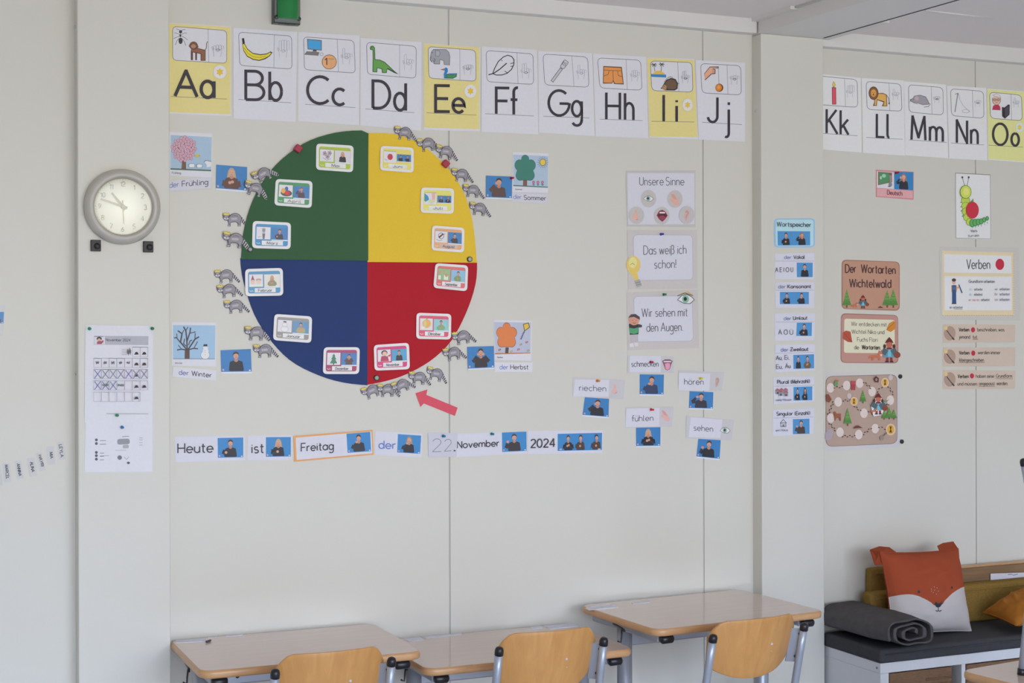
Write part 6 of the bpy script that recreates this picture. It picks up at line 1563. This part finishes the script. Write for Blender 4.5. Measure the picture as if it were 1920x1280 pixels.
o_ = (SX + SW / 2, (SY0 + SY1) / 2, 0)
lbox('top_panel', (SX, SY0, SZ - .038), (SX + SW, SY1, SZ), M_WHITE, sh, o_)
lbox('bottom_panel', (SX, SY0, .07), (SX + SW, SY1, .108), M_WHITE, sh, o_)
for x in (SX, SX + SW - .038): lbox('side_panel', (x, SY0, .108), (x + .038, SY1, SZ - .038), M_WHITE, sh, o_)
for k in range(1, 4): x = SX + .038 + .335 * k + .018 * (k - 1); lbox('divider', (x, SY0 + .001, .108), (x + .018, SY1, SZ - .038), M_WHITE, sh, o_)
lbox('back_panel', (SX + .01, SY1 - .006, .1), (SX + SW - .01, SY1, SZ - .02), M_WHITE, sh, o_)
for x in (SX + .05, SX + SW - .1):
    for y in (SY0 + .04, SY1 - .08): lbox('foot', (x, y, 0), (x + .05, y + .04, .07), M_WHITE, sh, o_)
mb = MB(); mb.lathe([(.004, 0), (.004, -.002), (.002, -.003)], (SX - o_[0], SY0 + .02 - o_[1], SZ - .02), surf('shelf_screw', (.16, .17, .2), .4), 'x', 10); mb.build('screw', sh)
for k, lab in ((0, 'brown felt basket in the left compartment of the white bench shelf'), (1, 'brown felt basket in the second compartment of the white bench shelf')):
    x = SX + .038 + .353 * k + .008; wv = .285 if k == 0 else .31
    t = thing('storage_basket', lab, 'basket', (x + wv / 2, SY0 + .150, .108), 'storage baskets in the bench shelf')
    mb = MB(); h = .339
    mb.box((-wv / 2, -.145, .0005), (wv / 2, .145, .012), M_BASKET); mb.box((-wv / 2, -.145, .012), (wv / 2, -.135, h), M_BASKET); mb.box((-wv / 2, .135, .012), (wv / 2, .145, h), M_BASKET); mb.box((-wv / 2, -.135, .012), (-wv / 2 + .01, .135, h), M_BASKET); mb.box((wv / 2 - .01, -.135, .012), (wv / 2, .135, h), M_BASKET)
    mb.build('body', t, bevel=.003)
    mb = MB()
    for i in range(13): mb.tube([(-wv / 2 + .003 + (.16 if k == 0 else 0), -.146, .05 + .021 * i), (wv / 2 - .003, -.146, .05 + .021 * i)], .004, M_BASKET, 6)
    mb.build('woven_ribs', t)


def soft_box(name, label, cat, a, b, mat, group=None, bev=.018, dent=.0, lean=0., seam=True):
    """a foam cushion: a subdivided box with soft edges"""
    c_ = tuple((a[i] + b[i]) / 2 for i in range(3)); h = tuple((b[i] - a[i]) / 2 for i in range(3))
    t = thing(name, label, cat, (c_[0], c_[1], a[2]), group)
    import bmesh
    bm = bmesh.new(); bmesh.ops.create_cube(bm, size=2)
    for v in bm.verts: v.co = Vector((v.co.x * h[0], v.co.y * h[1], v.co.z * h[2] + h[2]))
    bmesh.ops.bevel(bm, geom=bm.edges[:], offset=bev, segments=4, profile=.6, affect='EDGES')
    bmesh.ops.subdivide_edges(bm, edges=[e for e in bm.edges if e.calc_length() > .12], cuts=10, use_grid_fill=True)
    r = random.Random(len(label))
    for v in bm.verts:
        p = v.co; f = math.sin(p.x * 19 + 1) * math.cos(p.z * 23 + p.y * 17)
        v.co.y += (lean * p.z) + .003 * f; v.co.z += dent * f * (1 if p.z > h[2] * 1.5 else 0)
    me = bpy.data.meshes.new(name); bm.to_mesh(me); bm.free(); me.materials.append(mat)
    for p in me.polygons: p.use_smooth = True
    link('cover', me, t)
    if seam:
        mb = MB(); zz = h[2] * 2 - .008
        mb.tube([(-h[0] + .02, -h[1] + lean * zz - .001, zz - .012), (h[0] - .02, -h[1] + lean * zz - .001, zz - .012)], .0035, mat, 8); mb.build('piping', t)
    return t


soft_box('seat_pad', 'dark grey padded seat mat on the white bench shelf', 'seat pad', (SX - .008, SY0 - .012, SZ), (SX + SW, SY1 - .03, SZ + .052), M_PAD, bev=.016, dent=.001)
PZ = SZ + .0525
soft_box('back_cushion', 'long mustard back cushion behind the fox cushion', 'cushion', (3.672, -.135, PZ), (4.98, -.066, .690), M_MUST, 'mustard back cushions on the bench', bev=.02, lean=.06)
soft_box('back_cushion', 'small mustard cushion peeking out behind the fox cushion, taller of two', 'cushion', (3.725, -.052, PZ), (3.905, -.016, .772), M_MUST, 'mustard back cushions on the bench', bev=.012)
bd = thing('wooden_board', 'brown wooden board against the wall behind the mustard cushion', 'board', (4.45, -.035, PZ))
lbox('plank', (3.915, -.050, PZ), (5.0, -.020, .743), M_BOARD, bd, (4.45, -.035, PZ), .003)
lbox('top_edge', (3.912, -.053, .743), (5.003, -.017, .750), M_EDGE, bd, (4.45, -.035, PZ), .003)
q = [W(*p, -.0555) for p in ((1857, 1075), (1935, 1072.5), (1935, 1112), (1857, 1114))]; c_ = q[0].lerp(q[2], .5)
pp = thing('paper_sheet', 'white sheet of paper tucked between board and mustard cushion', 'paper', c_)
mb = MB(); mb.add([p - c_ for p in q] + [p - c_ + Vector((0, -.001, 0)) for p in q], [(0, 1, 2, 3), (7, 6, 5, 4), (0, 4, 5, 1), (1, 5, 6, 2), (2, 6, 7, 3), (3, 7, 4, 0)], M_PAPER); mb.build('sheet', pp)
mb = MB(); d_ = W(1890, 1077, -.0568) - c_
mb.tube([d_, d_ + Vector((.016, 0, .001)), d_ + Vector((.028, 0, -.004)), d_ + Vector((.05, 0, -.001))], .0012, surf('ink_blue', (.08, .1, .2), .5), 6); mb.build('pen_mark', pp)


# pillows -------------------------------------------------------------------
def pillow_point(u, v, w, h, th, side, wr=0.):
    """u, v in -1..1"""
    pin_ = 1 - .085 * ((1 - u * u) * v * v + (1 - v * v) * u * u) * 1.0
    x = .5 * w * u * (1 - .06 * (1 - v * v) * 0 - .07 * (1 - abs(v)) ** 0 * (1 - v * v) * .0) * (1 - .055 * (1 - v * v))
    z = .5 * h * v * (1 - .055 * (1 - u * u))
    e = max(0, (1 - abs(u) ** 2.6)) * max(0, (1 - abs(v) ** 2.6))
    y = side * .5 * th * e ** .55
    f = wr * (math.sin(9 * u - 6 * v + 1.3) * .5 + math.sin(15 * u + 11 * v) * .3 + math.sin(23 * v - 7 * u + .7) * .25) * e ** .3
    fold = wr * 1.6 * (math.exp(-((v + .12 + .32 * (u + .6)) / .05) ** 2) * (1 if u < .1 else max(0, 1 - (u - .1) / .3)) + .8 * math.exp(-((v + .5 + .25 * (u + .6)) / .06) ** 2) * max(0, 1 - abs(u + .3) / .6))
    return Vector((x, y - (f + fold if side < 0 else -f), z))


def pillow(name, label, w, h, th, mat, loc, rot, wr=.004, n=44, group=None):
    t = thing(name, label, 'cushion', loc, group); t.rotation_euler = rot
    vs, fs, uv = [], [], []
    n1 = n + 1
    for side in (-1, 1):
        for j in range(n1):
            for i in range(n1): vs.append(pillow_point(-1 + 2 * i / n, -1 + 2 * j / n, w, h, th, side, wr))
    N = n1 * n1
    for j in range(n):
        for i in range(n):
            a = j * n1 + i; fs += [(a, a + 1, a + n1 + 1, a + n1), (N + a + 1, N + a, N + a + n1, N + a + n1 + 1)]
    mb = MB(); mb.add(vs, fs, mat, True)
    mb.build('cover', t, fixn=False)
    rim = [(-1 + 2 * i / n, -1) for i in range(n)] + [(1, -1 + 2 * i / n) for i in range(n)] + [(1 - 2 * i / n, 1) for i in range(n)] + [(-1, 1 - 2 * i / n) for i in range(n + 1)]
    mb = MB(); mb.tube([pillow_point(a, b, w, h, th, -1, 0) for a, b in rim], .0022, mat, 6, caps=False); mb.build('seam', t)
    return t


# fox cover: rust above, cream muzzle below a curved line (object space pattern)
m = bpy.data.materials.new('fox_cushion_cotton'); m.use_nodes = True; nt = m.node_tree; b = nt.nodes['Principled BSDF']; _mats['fox'] = m
FWID, FHGT = .378, .318
co = nt.nodes.new('ShaderNodeTexCoord'); sx_ = nt.nodes.new('ShaderNodeSeparateXYZ'); nt.links.new(co.outputs['Object'], sx_.inputs[0])
mu = nt.nodes.new('ShaderNodeMapRange'); mu.inputs['From Min'].default_value = -FWID / 2; mu.inputs['From Max'].default_value = FWID / 2
mv = nt.nodes.new('ShaderNodeMapRange'); mv.inputs['From Min'].default_value = -FHGT / 2; mv.inputs['From Max'].default_value = FHGT / 2
nt.links.new(sx_.outputs['X'], mu.inputs['Value']); nt.links.new(sx_.outputs['Z'], mv.inputs['Value'])
fc = nt.nodes.new('ShaderNodeFloatCurve'); cv = fc.mapping.curves[0]
for k, (x, y) in enumerate(((0, .46), (.10, .475), (.20, .465), (.31, .415), (.39, .36), (.435, .325), (.525, .325), (.59, .38), (.70, .455), (.84, .51), (1, .53))):
    if k == 0: cv.points[0].location = (x, y)
    elif k == 10: cv.points[-1].location = (x, y)
    else: cv.points.new(x, y)
fc.mapping.update(); nt.links.new(mu.outputs['Result'], fc.inputs['Value'])
lt = nt.nodes.new('ShaderNodeMath'); lt.operation = 'LESS_THAN'; nt.links.new(mv.outputs['Result'], lt.inputs[0]); nt.links.new(fc.outputs['Value'], lt.inputs[1])
fr = nt.nodes.new('ShaderNodeMath'); fr.operation = 'LESS_THAN'; fr.inputs[1].default_value = .004; nt.links.new(sx_.outputs['Y'], fr.inputs[0])
an = nt.nodes.new('ShaderNodeMath'); an.operation = 'MULTIPLY'; nt.links.new(lt.outputs[0], an.inputs[0]); nt.links.new(fr.outputs[0], an.inputs[1])
mx = nt.nodes.new('ShaderNodeMix'); mx.data_type = 'RGBA'; mx.inputs['A'].default_value = (.37, .072, .03, 1); mx.inputs['B'].default_value = (.56, .51, .49, 1)
nt.links.new(an.outputs[0], mx.inputs['Factor']); nt.links.new(mx.outputs['Result'], b.inputs['Base Color']); b.inputs['Roughness'].default_value = .85; b.inputs['Specular IOR Level'].default_value = .15
ns = nt.nodes.new('ShaderNodeTexNoise'); ns.inputs['Scale'].default_value = 700; bpn = nt.nodes.new('ShaderNodeBump'); bpn.inputs['Strength'].default_value = .15; bpn.inputs['Distance'].default_value = .002
nt.links.new(co.outputs['Object'], ns.inputs['Vector']); nt.links.new(ns.outputs['Fac'], bpn.inputs['Height']); nt.links.new(bpn.outputs['Normal'], b.inputs['Normal'])
M_RUST = surf('fox_ear_cotton', (.34, .066, .028), .85, spec=.15, bump=.1, bscale=600, vary=.05)
M_FOXDK = surf('fox_print_dark', (.03, .032, .045), .8, vary=.05); M_FOXWH = surf('fox_print_white', (.6, .5, .45), .8, vary=.05)
FOXLOC = (3.852, -.226, PZ + FHGT / 2 * .93 + .010)
fx = pillow('fox_cushion', 'rust and cream cushion with a fox face leaning on the bench', FWID, FHGT, .135, m, FOXLOC, (math.radians(-15), math.radians(1.5), math.radians(1)), .0032)


def on_fox(u, v, off=.0012):
    p = pillow_point(u, v, FWID, FHGT, .135, -1, .0032); return Vector((p.x, p.y - off, p.z))


def fox_patch(name, pts, mat):
    mb = MB(); cx_ = sum(p[0] for p in pts) / len(pts); cy_ = sum(p[1] for p in pts) / len(pts); n = len(pts)
    vs = [on_fox(cx_, cy_)] + [on_fox(cx_ + (a - cx_) * .5, cy_ + (b - cy_) * .5) for a, b in pts] + [on_fox(a, b) for a, b in pts]
    fs = [(0, 1 + i, 1 + (i + 1) % n) for i in range(n)] + [(1 + i, 1 + n + i, 1 + n + (i + 1) % n, 1 + (i + 1) % n) for i in range(n)]
    mb.add(vs, fs, mat, True); mb.build(name, fx, fixn=False)


def ellp(cx, cy, rx, ry, n=14): return [(cx + rx * math.cos(2 * math.pi * k / n), cy + ry * math.sin(2 * math.pi * k / n)) for k in range(n)]


fox_patch('nose', [(-.14, -.30), (.07, -.30), (.06, -.36), (.02, -.42), (-.035, -.435), (-.09, -.42), (-.13, -.36)], M_FOXDK)
fox_patch('eye', ellp(-.47, -.015, .028, .035), M_FOXDK); fox_patch('eye', ellp(.42, .04, .024, .034), M_FOXDK)
for x, y in ((.13, .03), (.20, .00), (.27, .05), (.16, -.06), (.24, -.10), (.30, -.03), (.21, .08), (.12, -.02)): fox_patch('freckle', ellp(x - .29, y, .009, .010, 6), M_FOXWH)
mb = MB(); mb.tube([on_fox(a - .29, b, .001) for a, b in ((.19, -.50), (.225, -.525), (.255, -.505), (.29, -.53), (.335, -.505))], .0016, M_FOXDK, 6); mb.tube([on_fox(-.035, -.43, .001), on_fox(-.035, -.505, .001)], .0014, M_FOXDK, 6); mb.build('mouth', fx)
for sgn in (-1, 1):
    x0 = sgn * FWID / 2; z0 = FHGT / 2
    P = [(x0 * .99, .0, z0 * 1.0), (x0 * .52, .002, z0 * .93), (x0 * .60, .034, z0 * 1.13), (x0 * .80, .045, z0 * 1.17), (x0 * 1.06, .042, z0 * 1.10), (x0 * 1.07, .022, z0 * .70), (x0 * .96, .0, z0 * .70)]
    if sgn > 0: P = [(x0 * .99, 0, z0 * .98), (x0 * .55, .004, z0 * .93), (x0 * .58, .022, z0 * 1.10), (x0 * .78, .030, z0 * 1.17), (x0 * 1.02, .022, z0 * 1.19), (x0 * 1.03, .010, z0 * .80)]
    mb = MB(); n = len(P); mb.add(P + [(a, bb + .006, c) for a, bb, c in P], [tuple(range(n)), tuple(range(2 * n - 1, n - 1, -1))] + [(i, (i + 1) % n, n + (i + 1) % n, n + i) for i in range(n)], M_RUST); mb.build('ear', fx, bevel=.002)
_u = Vector((-.25, -.97, 0)).normalized(); _v = Vector((.9, -.23, .37)).normalized(); _v = (_v - _u * _v.dot(_u)).normalized()
pillow('velvet_cushion', 'orange velvet cushion lying at the right end of the bench', .27, .27, .095, M_ORANGE, Vector((4.172, -.172, PZ + .045)) + _u * .135 + _v * .135, Matrix((_u, _v.cross(_u), _v)).transposed().to_euler(), .004)

# rolled blanket: a flattened spiral sheet extruded from front to back
bl = thing('rolled_blanket', 'dark grey rolled blanket at the left end of the bench', 'blanket', (3.618, -.24, PZ))
NS, turns, thk = 110, 2.6, .0155
cen, out_ = [], []
for i in range(NS + 1):
    t = i / NS; a = math.radians(-160) - t * turns * 2 * math.pi; k = 1 - .80 * t
    rx, rz_ = .104 * k + .004, .050 * k + .0025
    ca, sa = math.cos(a), math.sin(a); e = .72
    cen.append((rx * math.copysign(abs(ca) ** e, ca), rz_ * math.copysign(abs(sa) ** e, sa)))
L, R = [], []
for i, p in enumerate(cen):
    a, b2 = Vector(cen[max(i - 1, 0)]), Vector(cen[min(i + 1, NS)]); d = (b2 - a).normalized(); nn = Vector((-d.y, d.x)); hw_ = thk / 2 * (.42 if abs(nn.y) > .6 else .8)
    L.append(Vector(p) + nn * hw_); R.append(Vector(p) - nn * hw_)
sec = L + R[::-1]; n = len(sec)
ys = [-.19, -.186, -.17, -.10, -.02, .07, .15, .185, .19]
mb = MB(); vs = []
zoff = .058
for j, yy in enumerate(ys):
    for q_ in sec:
        droop = -.016 * max(0, (-yy - .13) / .06) * max(0, q_.x / .11 + .3)
        vs.append((q_.x * (1 + .02 * math.sin(7 * yy)) + .004 * math.sin(13 * yy + q_.y * 40) + .008 * (-yy / .19), yy + (.006 * math.sin(q_.x * 60) if j in (0, 1) else 0), q_.y * (1 + .05 * math.sin(5 * yy + 1)) + zoff + droop * .3 + .002 * math.sin(q_.x * 50 + yy * 30)))
fs = [(j * n + i, j * n + (i + 1) % n, (j + 1) * n + (i + 1) % n, (j + 1) * n + i) for j in range(len(ys) - 1) for i in range(n)]
h_ = NS + 1
for base_, flip in ((0, 0), ((len(ys) - 1) * n, 1)):
    for i in range(NS): f_ = (base_ + i, base_ + i + 1, base_ + n - 2 - i, base_ + n - 1 - i); fs.append(f_ if flip else f_[::-1])
mb.add(vs, fs, M_BLANKET, True); o = mb.build('fleece', bl)
